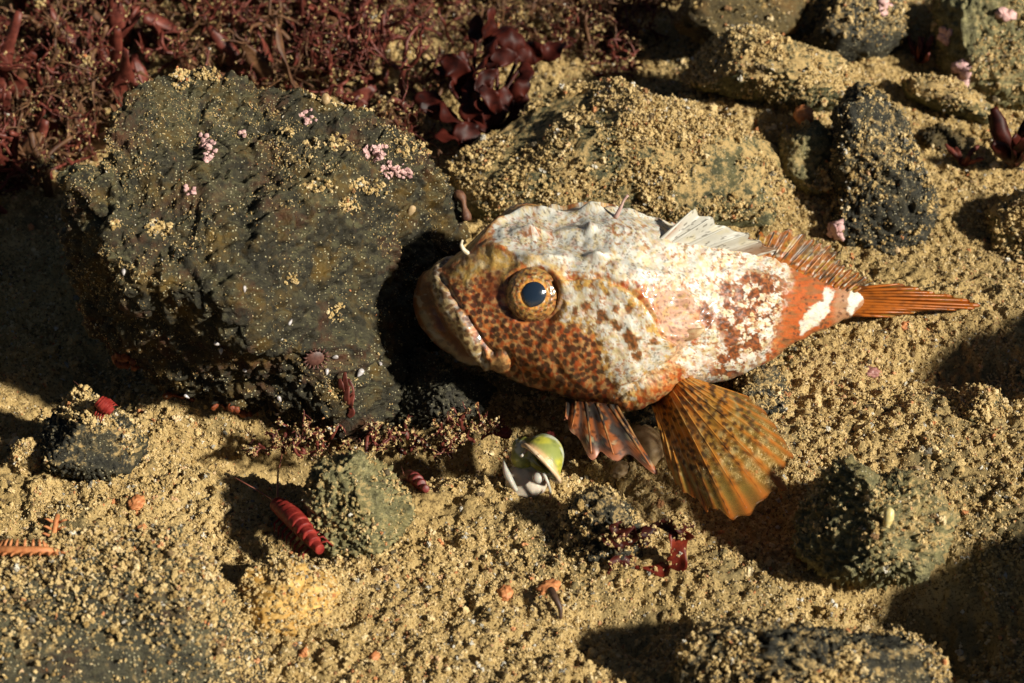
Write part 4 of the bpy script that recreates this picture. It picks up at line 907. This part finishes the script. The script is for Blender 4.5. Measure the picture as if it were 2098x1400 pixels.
# small snails and limpets on the boulder's face
d4, f4 = ico(3)
def seed_shell(px, py, s, mat, label, ang=0.0, stretch=1.7, name='tiny_snail', group='tiny pale snails on the face of the boulder', cat='snail'):
    p, n = surf(BR, px, py); a = R * math.cos(ang) - U * math.sin(ang); a = a - n * (a @ n); a /= np.linalg.norm(a); b_ = np.cross(n, a)
    u, vv_, w_ = d4[:, 0], d4[:, 1], d4[:, 2]; tp_ = 1 - .45 * u
    rib = 1 + .06 * np.sin(u * 14)
    v = (u * stretch)[:, None] * a + (vv_ * tp_ * rib)[:, None] * b_ + (w_ * tp_ * rib * .8 + .4)[:, None] * n
    o = obj(name, mesh_np(name, v * s, f4), mat); o.location = p; return tag(o, label, cat, group)
pearl = plain_mat('pearl_shell', (.26, .22, .21), (.55, .52, .52), .22, 120, .6)
tsn = [(250, 562, 'beside the notch in the left flank'), (505, 590, 'just below the middle of the boulder top'), (440, 708, 'paired, upper one'), (448, 718, 'paired, lower one'), (600, 661, 'white, in the upper middle of the dark face'),
       (672, 757, 'grey, right of the brown anemone'), (681, 730, 'slim, close right of the brown anemone'), (738, 770, 'largest white one, right of the red tuft'), (783, 745, 'highest on the right of the dark face'),
       (498, 658, 'tan, in the middle of the dark face'), (570, 820, 'brownish, low near the bottom edge'), (408, 870, 'beside the red crust'), (382, 818, 'yellowish, above the red crust'), (325, 850, 'leftmost by the red crust'), (500, 765, 'upright, below the middle')]
for i, (px, py, wh) in enumerate(tsn):
    seed_shell(px, py, .0038 if i != 7 else .0055, pearl, 'tiny pale snail on the boulder, ' + wh, ang=rng.random() * 3.1)
seed_shell(670, 205, .011, M['tan'], 'tan barnacle-like bump on the top rim of the boulder', stretch=1.0, name='barnacle', group=None, cat='barnacle')
seed_shell(845, 435, .008, M['tan'], 'small pale tunicate hanging at the shadow edge on the boulder', ang=1.4, stretch=1.9, name='tunicate', group=None, cat='tunicate')
seed_shell(930, 690 + 240, .008, M['tan'], 'tiny tan shell at the foot of the boulder', name='seed_shell', group=None, cat='shell') if False else None
# brown anemone disc
p, n = surf(BR, 641, 735); a = np.cross(n, [0, 0, 1]); a /= np.linalg.norm(a); b_ = np.cross(n, a)
an = lambda q: p + a * math.cos(q) * .018 + b_ * math.sin(q) * .015
AN = thing('anemone', p, 'small brown disc-shaped anemone on the dark face of the boulder', 'anemone')
d, f = ico(4); obj('disc', mesh_np('disc', p + (d @ a * .018)[:, None] * a + (d @ b_ * .0155)[:, None] * b_ + (d @ n * .006 + .003)[:, None] * n, f), M['anem'], AN)
J = Joiner()
for q in np.linspace(0, 6.283, 16, endpoint=False):
    v, f = tube([an(q) + n * .006, an(q) * 1.0 + n * .011 + (an(q) - p) * .25, an(q) + n * .008 + (an(q) - p) * .5], [.0025, .002, .001], 5); J.add(v, f)
J.build('tentacles', M['anem'], AN)
# brown tube worm hanging at the right end of the boulder
p0, n0 = surf(BR, 945, 400)
v, f = tube(smooth_path([p0 + n0 * .005, Pd(946, 405, depth_of(p0) - .006), Pd(952, 428, depth_of(p0) - .006), Pd(957, 452, depth_of(p0) - .002)], 16), .008 + .003 * np.sin(np.linspace(0, 9, 16)), 10)
tag(obj('tube_worm', mesh_np('tube_worm', v, f), plain_mat('worm_tube', (.06, .02, .012), (.18, .085, .045), .6, 70)), 'reddish brown tube hanging at the right end of the boulder', 'worm')

# ------------------------------------------------------------------ red algae
def sprig(J, p, h, spread, rad, depth=3, lean=(0, 0, 1), flatten=0.0, colf=None):
    d = np.asarray(lean, float) + rng.normal(size=3) * spread; d /= np.linalg.norm(d)
    n = 6 if depth > 1 else 4; pts = [np.asarray(p)]; step = h / n
    for k in range(n):
        d = d + rng.normal(size=3) * .28; d[2] += .03; d /= np.linalg.norm(d); pts.append(pts[-1] + d * step)
    v, f = tube(pts, np.linspace(rad, rad * (.35 if depth == 0 else .7), n + 1), 5 if depth > 1 else 4); J.add(v, f)
    if depth > 0:
        for k in range(rng.integers(2, 5)):
            i = rng.integers(2, n + 1); sprig(J, pts[i], h * rng.uniform(.4, .7), .9, rad * .62, depth - 1, d)
J = Joiner(); J2 = Joiner()
def turf_spots(n, poly, seed):
    rg = np.random.default_rng(seed); o = np.array(poly); out = []
    while len(out) < n:
        q = rg.uniform(o.min(0), o.max(0)); 
        if poly_sd(np.array([q[0]]), np.array([q[1]]), poly)[0] > 0: out.append(q)
    return out
turf = [(-140, -90), (880, -90), (850, 40), (800, 120), (870, 250), (900, 300), (780, 250), (560, 180), (360, 150), (270, 250), (150, 330), (0, 410), (-140, 440)]
for q in turf_spots(320, turf, 1):
    sprig(J if rng.random() < .62 else J2, on_ground(q[0], q[1] + 45, -.01), rng.uniform(.09, .19), .6, rng.uniform(.0045, .0115), 3)
for q in turf_spots(150, turf, 11):
    b0_ = on_ground(q[0], q[1] + 35, .0); dd = rng.normal(size=3) * .05; dd[2] = abs(dd[2]) + .07; wd_ = rng.uniform(.010, .024)
    v, f = blade([b0_, b0_ + dd * .6 + rng.normal(size=3) * .01, b0_ + dd * 1.1 + rng.normal(size=3) * .02], (wd_ * .3, wd_ * .8, wd_, wd_ * .9, wd_ * .4), rng.normal(size=3), n=12, m=5, ruffle=.35, seed=q[0]); (J if rng.random() < .7 else J2).add(v, f)
for q in turf_spots(150, [(820, -60), (1300, -60), (1360, 60), (1230, 110), (1100, 60), (980, 120), (880, 200)], 2):
    sprig(J2 if rng.random() < .6 else J, on_ground(q[0], q[1] + 30, -.01), rng.uniform(.06, .13), .6, rng.uniform(.0035, .007), 3)
t1 = tag(J.build('red_algae_turf', M['weed2']), 'dense turf of fine dark red seaweed behind the boulder', 'seaweed', kind='stuff')
t2 = tag(J2.build('brown_algae_turf', plain_mat('brown_turf', (.05, .018, .009), (.15, .07, .028), .6, 40)), 'brownish silt-laden seaweed strands mixed in the red turf', 'seaweed', kind='stuff')
TURF_PTS = np.concatenate([np.concatenate(J.v), np.concatenate(J2.v)])
def weed_plant(name, label, specs, mat, base_px, zbase=None, group='separate red seaweeds', thick=.003):
    """specs: list of (path in px with heights above ground, half widths, side)"""
    b0 = on_ground(*base_px); T = thing(name, b0, label, 'seaweed', group)
    for i, (path, wid, side) in enumerate(specs):
        pts = [on_ground(a, b_, 0) if h == 0 else P(a, b_, h + b0[2]) for (a, b_, h) in path]
        v, f = blade(pts, wid, side, thick=thick, cup=rng.uniform(-.4, .5), ruffle=.25, seed=i * 2.1, n=20, m=7); obj('blade', mesh_np('blade', v, f), mat, T)
    return T
wb = on_ground(1000, 300); T = thing('red_seaweed', wb, 'dark wine-red broad-bladed seaweed between boulder and sand slab', 'seaweed', 'separate red seaweeds')
lobes = [(975, 60, .20, 1.5), (1000, 55, .21, 1.4), (905, 165, .15, 2.4), (925, 145, .16, 2.2), (1030, 75, .19, .1), (1045, 88, .19, -.2), (1085, 110, .17, .35), (1125, 95, .17, .2), (1010, 110, .18, 1.2), (985, 140, .17, 1.0), (960, 130, .16, 1.9),
         (1000, 175, .15, .9), (960, 190, .13, 1.4), (1040, 130, .16, .6), (1060, 160, .14, 1.3), (1025, 200, .12, 1.0), (985, 230, .10, 1.6), (1010, 245, .09, .6), (940, 235, .09, 2.4), (900, 230, .09, 2.8), (870, 215, .09, 2.6), (1060, 215, .10, 1.2), (1085, 250, .07, -.2),
         (1115, 265, .06, -.1), (1120, 215, .08, .7), (1045, 270, .06, .2), (1005, 290, .05, .1), (960, 280, .06, 2.7), (925, 290, .05, 3.0), (1035, 305, .04, -.3), (985, 320, .03, .1), (1000, 205, .13, 2.2), (950, 165, .15, .8), (1070, 190, .12, .9)]
for i, (lx, ly, lh, la) in enumerate(lobes):
    rg = np.random.default_rng(700 + i); c_ = P(lx, ly, wb[2] + lh * .9); ln = rg.uniform(.030, .048); dr = R * math.cos(la) + U * math.sin(la) - F * rg.uniform(-.5, .5); dr /= np.linalg.norm(dr)
    sd_ = np.cross(dr, F) + rg.normal(size=3) * .45; wd = rg.uniform(.017, .028); bend = rg.normal(size=3) * .014
    v, f = blade([c_ - dr * ln, c_ + bend, c_ + dr * ln + bend * .2], (wd * .3, wd * .8, wd * 1.05, wd * 1.05, wd * .85, wd * .4), sd_, thick=.0022, cup=rg.uniform(-.5, .6), ruffle=.3, seed=i, n=18, m=7)
    bl_ = obj('blade', mesh_np('blade', v, f), M['weed'], T)
    j_ = wb + (c_ - dr * ln - wb) * rg.uniform(.4, .6) + rg.normal(size=3) * .015
    v, f = tube(smooth_path([wb + rg.normal(size=3) * .012 * np.array([1, 1, 0]), j_, c_ - dr * ln * .95], 12), np.linspace(.006, .0045, 12), 6); obj('stem', mesh_np('stem', v, f), M['weed'], bl_)
def quick_plant(label, base, n, h, wd, mat, spreadpx, seed, forks=True):
    rg = np.random.default_rng(seed); S = []
    for i in range(n):
        a = rg.uniform(-1, 1); x1 = base[0] + a * spreadpx; y1 = base[1] - rg.uniform(.3, 1) * h * 900; hh = h * rg.uniform(.4, 1)
        S.append(([(base[0] + a * 4, base[1], .0), ((base[0] + x1) / 2 + rg.uniform(-8, 8), (base[1] + y1) / 2, hh * .6), (x1, y1, hh)], (wd * .4, wd * .5, wd, wd * 1.1, wd * .5), rg.normal(size=3)))
    return weed_plant('red_seaweed', label, S, mat, base)
def sprig_plant(label, base, n, h, rad, mat, spreadpx, group='separate red seaweeds'):
    T = thing('red_seaweed', on_ground(*base), label, 'seaweed', group)
    for i in range(n):
        J_ = Joiner(); sprig(J_, on_ground(base[0] + rng.uniform(-1, 1) * spreadpx, base[1] + rng.uniform(-.25, .25) * spreadpx, -.004), h * rng.uniform(.6, 1.2), .7, rad * rng.uniform(.7, 1.3), 2)
        pv_ = np.concatenate(J_.v); SPR.append(pv_[rng.choice(len(pv_), 40)]); J_.build('frond', mat, T)
    return T
SPR = []
sprig_plant('reddish feathery seaweed at the top edge beside the broad-bladed plant', (1190, 95), 22, .10, .0045, M['weed2'], 70)
sprig_plant('small red forked seaweed above the sand slab near the top', (1290, 150), 8, .06, .004, M['weed2'], 25)
quick_plant('dark red forked blade on the silty ledge', (1500, 140), 5, .08, .010, M['weed'], 30, 53)
quick_plant('deep red leafy seaweed cut by the right edge', (2080, 340), 14, .14, .016, M['weed'], 60, 54)
quick_plant('pinkish forked seaweed below the small brown stone', (1975, 340), 6, .05, .006, M['weed2'], 45, 55)
quick_plant('brown seaweed tuft in the black gap near the top corner', (1885, 130), 10, .07, .007, M['weed2'], 40, 56)
quick_plant('bright red weed shoots poking from the turf above the boulder', (735, 105), 6, .07, .007, M['weedred'], 40, 57)
sprig_plant('dark red tuft under the front edge of the boulder', (790, 930), 14, .05, .004, M['weed2'], 55)
sprig_plant('low red-brown weed added to darken the sand under the middle of the boulder', (640, 915), 14, .045, .0038, M['weed2'], 65)  # this and the next three tufts are added to darken the lit sand
sprig_plant('dark weed scrap added to darken the sand under the boulder beside the rounded green stone', (560, 925), 14, .045, .0038, M['weed2'], 65)
sprig_plant('dark red weed added to deepen the shade between boulder and snail', (880, 915), 14, .045, .0038, M['weed2'], 65)
sprig_plant('dark weed added to deepen the shade left of the snail', (960, 890), 14, .045, .0038, M['weed2'], 65)
quick_plant('purple-brown tuft beside the orange arm', (165, 1125), 10, .04, .007, M['weed'], 40, 59)
# red tuft on the boulder face and the red blade on the weedy stone
T = thing('red_seaweed', surf(BR, 712, 840)[0], 'small rusty red tuft growing on the dark face of the boulder', 'seaweed', 'separate red seaweeds')
for i in range(7):
    p, n = surf(BR, 712 + rng.uniform(-8, 8), 850 - i * 8); v, f = blade([p, p + n * .010 + U * .016 + R * rng.uniform(-.006, .006), p + n * .014 + U * .036 + R * rng.uniform(-.012, .012)], (.004, .007, .006, .003), R + .5 * n, thick=.002, n=12, m=5); obj('blade', mesh_np('blade', v, f), M['weed2'], T)
gz = lambda a, b_, h=0.0: on_ground(a, b_, h)
T = thing('red_seaweed', gz(1385, 1160), 'glossy blood-red seaweed blade standing on the stone in front of the fin', 'seaweed', 'separate red seaweeds')
b0 = gz(1380, 1165); WEEDP = []
def pz(a, b_, h): return P(a, b_, b0[2] + h)
for pts, wd, sd_ in (([pz(1300, 1160, .012), pz(1345, 1165, .012), pz(1378, 1160, .015), pz(1388, 1125, .05), pz(1392, 1090, .085)], (.004, .008, .014, .017, .020, .022), (1, .3, 0)),
                     ([pz(1392, 1095, .083), pz(1370, 1075, .09), pz(1330, 1080, .085), pz(1300, 1095, .07)], (.018, .010, .006, .004), (.2, .2, 1)), ([pz(1392, 1100, .083), pz(1410, 1078, .088), pz(1424, 1078, .085)], (.014, .010, .008, .005), (.3, .5, 1)),
                     ([pz(1300, 1110, .07), pz(1270, 1085, .09), pz(1250, 1075, .10)], (.012, .02, .016, .006), (.6, .2, .6)), ([pz(1290, 1115, .07), pz(1255, 1110, .08), pz(1230, 1100, .08)], (.010, .014, .01, .005), (.4, .4, .7)),
                     ([pz(1300, 1150, .02), pz(1260, 1150, .03), pz(1245, 1175, .02)], (.006, .012, .008, .004), (.4, .7, .4)), ([pz(1310, 1120, .06), pz(1330, 1095, .08), pz(1350, 1090, .075)], (.008, .014, .01, .004), (.3, .4, .8))):
    v, f = blade(pts, wd, sd_, thick=.0016, cup=.4, ruffle=.6, n=34, m=11); v = v + .003 * np.stack([perlin(v * 45), perlin(v * 45 + 7), perlin(v * 45 + 13)], -1); obj('blade', mesh_np('blade', v, f), M['weedred'] if len(pts) == 5 else M['weed'], T); WEEDP.append(v)

# orange feathery arm at the left edge
def top_at(px, py, up=0.0, keys=('flat', 'front', 'wedge')):
    g_ = on_ground(px, py); best = g_
    for k_ in keys:
        rk = ROCKS[k_]; dd_ = np.hypot(rk['px'] - px, rk['py'] - py); i_ = np.where((dd_ < 9) & (rk['n'] @ F < 0))[0]
        if len(i_) and rk['zd'][i_].min() < depth_of(best): best = rk['v'][i_[np.argmin(rk['zd'][i_])]]
    return Pd(px, py, depth_of(best) - up)
arm = smooth_path([top_at(a_, b_, h_) for a_, b_, h_ in ((-30, 1118, .03), (30, 1128, .03), (75, 1128, .03), (110, 1095, .035), (118, 1055, .042))], 46)
J = Joiner(); v, f = tube(arm, np.linspace(.009, .005, 46), 8); J.add(v, f)
T = thing('brittle_star_arm', gz(75, 1128), 'bright orange spiny brittle star arm lying on silt at the left edge', 'brittle star')
J.build('arm', M['orange'], T); J = Joiner()
for i in range(1, 45):
    for sgn in (-1, 1):
        t = arm[min(i + 1, 45)] - arm[i - 1]; s_ = np.cross(t, [0, 0, 1]); s_ /= np.linalg.norm(s_); q = arm[i] + s_ * sgn * .006
        v, f = tube([q, q + s_ * sgn * .009 + np.array([0, 0, .006]), q + s_ * sgn * .015 + np.array([0, 0, .007])], [.0028, .0024, .001], 5); J.add(v, f)
J.build('spines', M['orange'], T)

# ------------------------------------------------------------------ red crustaceans
def amphipod(name, label, head, tail, hz, tz, wid, mat, feel, nseg=9, legs=True, eyes=True, group='red crustaceans'):
    h = top_at(*head, hz); t = top_at(*tail, tz); ax = t - h; L = np.linalg.norm(ax); ax /= L
    up = np.array([0, -.25, 1.0]); up = up - ax * (up @ ax); up /= np.linalg.norm(up); sd_ = np.cross(ax, up)
    T = thing(name, (h + t) / 2 - np.array([0, 0, .01]), label, 'crustacean', group); d, f = ico(4)
    for i in range(nseg):
        s = (i + .5) / nseg; wv = wid * (.55 + .55 * math.sin(math.pi * min(1, .15 + s * .85)) ** .8) * (1 - .35 * max(0, s - .6)); ln = L / nseg * .80
        c_ = h + ax * L * s + up * (.10 * L * math.sin(math.pi * s))
        xx_ = np.sign(d[:, 0]) * np.abs(d[:, 0])**.8; fl_ = np.clip(1 - np.abs(xx_)**9, 0, 1)**(1 / 9) / (np.sqrt(d[:, 1]**2 + d[:, 2]**2) + 1e-6); dy_ = d[:, 1] * fl_; dz_ = d[:, 2] * fl_
        v = c_ + (xx_ * ln)[:, None] * ax + (dy_ * wv)[:, None] * sd_ + (np.where(dz_ > 0, dz_ * wv * .95, dz_ * wv * 1.2))[:, None] * up
        v = v + up * (.03 * wv * d[:, 0])[:, None]
        obj('head' if i == 0 else 'body_segment', mesh_np('body_segment', v, f), mat, T)
    for pts, r in feel:
        pp_ = [h + up * wid * .3] + [gz(a, b_, z) for a, b_, z in pts]; v, f = tube(smooth_path(pp_, 24), np.linspace(r, r * .3, 24), 6); obj('antenna', mesh_np('antenna', v, f), M['feeler'], T)
    if eyes:
        d3, f3 = ico(3)
        for sg in (-1, 1):
            obj('eye', mesh_np('eye', h + ax * L * .03 + sd_ * sg * wid * .5 + up * wid * .35 + d3 * wid * .22, f3), M['rededge'], T)
    if legs:
        for i in range(1, nseg - 1):
            for sg in (-1, 1):
                c_ = h + ax * L * (i + .5) / nseg; q = c_ + sd_ * sg * wid * .7 - up * wid * .5
                v, f = tube([q, q + sd_ * sg * wid * .8 - up * wid * .1 + ax * wid * .2, q + sd_ * sg * wid * 1.2 - up * wid * .9 + ax * wid * .5], [wid * .14, wid * .12, wid * .05], 5); obj('leg', mesh_np('leg', v, f), mat, T)
    return T
amphipod('amphipod', 'large bright red amphipod with two long antennae beside the green stone', (570, 1036), (654, 1126), .075, .065, .0165, M['krill'],
         [([(569, 990, .07), (576, 940, .09), (585, 890, .10)], .0022), ([(540, 1012, .06), (505, 992, .07), (480, 978, .07)], .0022)], nseg=10)
amphipod('amphipod', 'small dark red amphipod with white dots above the sand by the green stone', (830, 984), (872, 1004), .018, .018, .012, M['krilldark'],
         [([(826, 968, .045), (822, 955, .05)], .0011), ([(812, 985, .035)], .001)], nseg=7)
amphipod('amphipod', 'small red-eyed amphipod perched at the left foot of the boulder', (203, 822), (228, 844), .03, .03, .013, M['krill'],
         [([(180, 805, .09), (150, 780, .11)], .0012), ([(170, 808, .08), (145, 805, .08)], .0011)], nseg=6)
amphipod('amphipod', 'tiny dark red crustacean on the dark stone in front of the snail', (1196, 1054), (1214, 1072), .05, .05, .009, M['krilldark'], [([(1186, 1066, .06)], .001)], nseg=6, legs=False)

# ------------------------------------------------------------------ the snail
def snail():
    c0 = gz(1118, 962, .045); T = thing('sea_snail', gz(1100, 985), 'green and yellow striped snail with white foot and tentacles below the fish', 'snail')
    c0 = gz(1110, 956, .06)
    axv = (-.70 * R + .66 * U + .25 * F); axv /= np.linalg.norm(axv)          # towards the apex
    e1 = -F + .25 * U; e1 = e1 - axv * (e1 @ axv); e1 /= np.linalg.norm(e1); e2 = -.60 * R - .80 * U; e2 = e2 - axv * (e2 @ axv) - e1 * (e2 @ e1); e2 /= np.linalg.norm(e2)
    nt_, ns = 150, 40; V = []; Cc = []
    for i in range(nt_):
        s = i / (nt_ - 1); an_ = -2 * math.pi * 2.6 * (1 - s); g = math.exp(-.95 * 2.6 * (1 - s) * .92)
        rc = .023 * g; cpt = c0 + (e1 * math.cos(an_) + e2 * math.sin(an_)) * rc * 1.05 + axv * (.076 * (1 - g))
        rr = .044 * g; nrm1 = e1 * math.cos(an_) + e2 * math.sin(an_)
        for j in range(ns):
            q = 2 * math.pi * j / ns; V.append(cpt + nrm1 * rr * math.cos(q) + axv * rr * 1.05 * math.sin(q) + 0 * e1)
            Cc.append((s, math.sin(q), math.cos(q)))
    V = np.array(V); Cc = np.array(Cc); s = Cc[:, 0]
    p3 = np.stack([s * 60, Cc[:, 1] * 2, Cc[:, 2] * 2], 1)
    nse = fbm(p3 * .7, 3); band = np.sin(s * 62 + 1.5 * nse + .5)
    c = mx(np.array([.24, .27, .07])[None] * np.ones((len(V), 3)), np.array([.52, .55, .44]), sstep(-.1, .5, band)); c = mx(c, np.array([.50, .47, .05]), sstep(.1, .5, fbm(p3 * .5 + 9, 3)) * .8)
    c = mx(c, np.array([.07, .08, .03]), sstep(.25, .5, fbm(p3 * 1.6 + 20, 3)) * .6); c = mx(c, np.array([.62, .40, .20]), sstep(.985, .992, s))
    f = grid_faces(nt_, ns, True)
    obj('shell', mesh_np('shell', V, f, True, np.clip(c, .01, .8)), attr_mat('snail_shell', .32, .5, bscale=160, bstr=.3, coat=.2), T)
    # lip around the mouth of the shell
    ring = V[-ns:]; rc_ = ring.mean(0); pts = rc_ + (ring - rc_) * 1.02; v, f = tube(np.concatenate([pts, pts[:2]]), .0045, 7); obj('shell_lip', mesh_np('shell_lip', v, f), plain_mat('peach_lip', (.6, .4, .22), (.72, .55, .36), .35, 60), T)
    # foot: pale fleshy sheet spreading from the aperture to the sand
    d, f = ico(5); q = gz(1078, 985, .022); r_ = 1 + .12 * fbm(d * 1.6, 2)
    fl = plain_mat('pale_foot', (.42, .36, .28), (.55, .48, .39), .4, 30, sss=.2)
    obj('foot', mesh_np('foot', q + ((d @ R * .040)[:, None] * R + (d @ U * .036)[:, None] * U - (d @ F * -.026)[:, None] * F) * r_[:, None], f), fl, T)
    A_ = [P(a_, b_, q[2] + h_) for a_, b_, h_ in ((1031, 940, .045), (1036, 962, .04), (1046, 985, .028), (1058, 1006, .008))]
    v, f = blade(A_, (.001, .004, .007, .006, .004), (1, .2, 0), thick=.002, cup=.6); obj('foot_edge', mesh_np('foot_edge', v, f), M['flesh'], T)
    d, f = ico(4); q = gz(1102, 978, .05); obj('head', mesh_np('head', q - F * .016 + d * np.array([.011, .011, .011]), f), M['flesh'], T)
    for pts, r in (([(1113, 968, .062), (1122, 988, .055), (1127, 1005, .035), (1127, 1020, .01)], .0034), ([(1068, 934, .085), (1085, 915, .10), (1105, 905, .105), (1120, 905, .10)], .0028),
                   ([(1058, 930, .085), (1062, 910, .105), (1060, 888, .115)], .0025), ([(1045, 932, .08), (1036, 915, .09), (1032, 905, .09)], .0014), ([(1062, 928, .085), (1068, 918, .09)], .002)):
        v, f = tube(smooth_path([gz(*a) - F * .018 for a in pts], 16), np.linspace(r, r * .55, 16), 8); obj('tentacle', mesh_np('tentacle', v, f), M['flesh'], T)
snail()

# ------------------------------------------------------------------ silt crumbs: scattered over the sand and the tops of the rocks
def crumb_meshes():
    c = bpy.data.collections.new('crumb_shapes'); out = []
    for i in range(9):
        J = Joiner(); d, f = ico(2 if i < 6 else 1); rg = np.random.default_rng(100 + i)
        for k in range(1 if i in (6, 7, 8) else rg.integers(2, 6)):
            off = rg.normal(size=3) * .6 if k else np.zeros(3); s = rg.uniform(.45, .9) if k else 1.0
            r = 1 + .75 * perlin(d * 1.6 + rg.random(3) * 60)
            J.add(off + d * r[:, None] * s * (rg.uniform(.6, 1.2, 3) if i < 6 else np.array([1.7, .75, .6])), f)
        me = mesh_np('crumb', np.concatenate(J.v) * (1.0 if i > 5 else .72), np.concatenate(J.f), smooth=False)
        o = bpy.data.objects.new('crumb_shape', me); me.materials.append(M['crumb']); c.objects.link(o)
    return c
def rand_ground(n, thr, scale, seed, box=(-1.36, 1.36, -1.02, 1.75)):
    rg = np.random.default_rng(seed); out = []; m_ = 0
    while m_ < n:
        q = np.stack([rg.uniform(box[0], box[1], n), rg.uniform(box[2], box[3], n), np.zeros(n)], 1)
        keep = fbm(q * scale + seed, 3) + rg.normal(size=n) * .16 > thr; q = q[keep]; out.append(q); m_ += len(q)
    q = np.concatenate(out)[:n]; q[:, 2] = ground_z(q[:, 0], q[:, 1]); return q
for so in [o for o in COL.objects if o.name.startswith('sponge')]:
    sv_ = np.array([q.co[:] for q in so.data.vertices]) + np.array(so.location)[None]; sv_ = sv_[sv_[:, 2] > so.location.z - .01]
    crumbs(sv_[rng.choice(len(sv_), 1400)], .0016, .0050, 1.6)
crumbs(rand_ground(280000, -.25, 7, 1), .0012, .0031, 1.3)
crumbs(rand_ground(60000, 0.0, 5, 2), .0026, .0056, 2.0)
crumbs(rand_ground(4200, .1, 4, 3), .005, .012, 2.6)
for key, n_big, n_small in (('slab', 2600, 13000), ('ledge', 700, 3500), ('upright', 160, 900), ('cobble', 150, 500), ('top_green', 120, 700), ('corner', 500, 2500), ('log', 120, 600), ('edgeright', 300, 1200), ('front', 70, 500),
                            ('twin', 90, 900), ('bottom', 700, 4500), ('flat', 800, 7000), ('wedge', 160, 900), ('weedy', 90, 500), ('belly', 60, 300), ('rightlump', 150, 700), ('brown', 60, 400)):
    rk = ROCKS[key]; full = key in ('slab', 'ledge', 'log', 'edgeright', 'rightlump', 'flat')
    crumbs_on(rk, n_big, .0035, .009, up=.35, thr=-.15 if full else .1); crumbs_on(rk, int(n_small * (2.0 if full else 1.6)), .0014, .0038, up=-.1 if full else .15, thr=(-1.0 if key == 'flat' else -.2) if full else -.1)
crumbs_on(BR, 12000, .0005, .0016, up=.25, thr=.0, noise_scale=11, power=2.0); crumbs_on(BR, 3800, .0007, .0026, up=.3, thr=.28, noise_scale=12, power=2.4); crumbs_on(BR, 900, .0007, .002, up=-.6, thr=-.2, noise_scale=6)
for (cx, cy, rx, ry, n_) in ((372, 158, 16, 20, 60), (420, 150, 40, 8, 50), (330, 462, 24, 12, 50), (590, 265, 14, 10, 25), (700, 290, 30, 14, 30), (760, 385, 40, 14, 60), (660, 380, 30, 10, 30), (720, 420, 25, 15, 35), (600, 575, 14, 9, 20),
                           (240, 455, 12, 8, 14), (690, 640, 12, 16, 22), (850, 300, 40, 20, 40), (700, 200, 60, 14, 40), (310, 470, 8, 8, 12), (640, 290, 12, 8, 16)):
    crumbs([surf(BR, *s_)[0] for s_ in blob_spots(cx, cy, rx * 1.1, ry * 1.1, n_ * 3, .2)], .0009, .0045, 2.0)
sq_ = np.concatenate(SPR); crumbs(sq_, .0010, .0036, 2.0)
wq_ = np.concatenate(WEEDP); crumbs(wq_[rng.choice(len(wq_), 260)], .0012, .0045, 2.0)
k = rng.choice(len(TURF_PTS), 15000); crumbs(TURF_PTS[k], .0010, .0036, 2.2)
k = rng.choice(len(TURF_PTS), 90)
for q in TURF_PTS[k]: crumbs(q + rng.normal(size=(45, 3)) * .010, .0014, .0045, 1.8)
cp_ = np.concatenate(CR_P); me = bpy.data.meshes.new('silt_crumbs'); me.vertices.add(len(cp_)); me.vertices.foreach_set('co', cp_.astype(np.float32).ravel())
a = me.attributes.new('size', 'FLOAT', 'POINT'); a.data.foreach_set('value', np.concatenate(CR_S).astype(np.float32))
a = me.attributes.new('turn', 'FLOAT_VECTOR', 'POINT'); a.data.foreach_set('vector', np.concatenate(CR_R).astype(np.float32).ravel())
a = me.attributes.new('pick', 'INT', 'POINT'); big = np.concatenate(CR_S) > .0024
a.data.foreach_set('value', np.where(big, rng.integers(0, 6, len(cp_)), rng.integers(6, 9, len(cp_))).astype(np.int32)); me.update()
crumb_ob = obj('silt_crumbs', me, M['crumb']); tag(crumb_ob, 'loose tan crumbs of silt covering the sand and stones', 'silt', kind='stuff')
ng = bpy.data.node_groups.new('scatter_crumbs', 'GeometryNodeTree')
ng.interface.new_socket('Geometry', in_out='INPUT', socket_type='NodeSocketGeometry'); ng.interface.new_socket('Geometry', in_out='OUTPUT', socket_type='NodeSocketGeometry')
gi = ng.nodes.new('NodeGroupInput'); go = ng.nodes.new('NodeGroupOutput'); ip = ng.nodes.new('GeometryNodeInstanceOnPoints'); ci = ng.nodes.new('GeometryNodeCollectionInfo')
ci.inputs['Collection'].default_value = crumb_meshes(); ci.inputs['Separate Children'].default_value = True; ci.inputs['Reset Children'].default_value = True
def named(t, n):
    a_ = ng.nodes.new('GeometryNodeInputNamedAttribute'); a_.data_type = t; a_.inputs['Name'].default_value = n; return a_.outputs['Attribute']
ng.links.new(gi.outputs[0], ip.inputs['Points']); ng.links.new(ci.outputs[0], ip.inputs['Instance']); ip.inputs['Pick Instance'].default_value = True
ng.links.new(named('INT', 'pick'), ip.inputs['Instance Index']); ng.links.new(named('FLOAT', 'size'), ip.inputs['Scale'])
er2 = ng.nodes.new('FunctionNodeEulerToRotation'); ng.links.new(named('FLOAT_VECTOR', 'turn'), er2.inputs[0]); ng.links.new(er2.outputs[0], ip.inputs['Rotation'])
ng.links.new(ip.outputs[0], go.inputs[0])
md = crumb_ob.modifiers.new('scatter', 'NODES'); md.node_group = ng
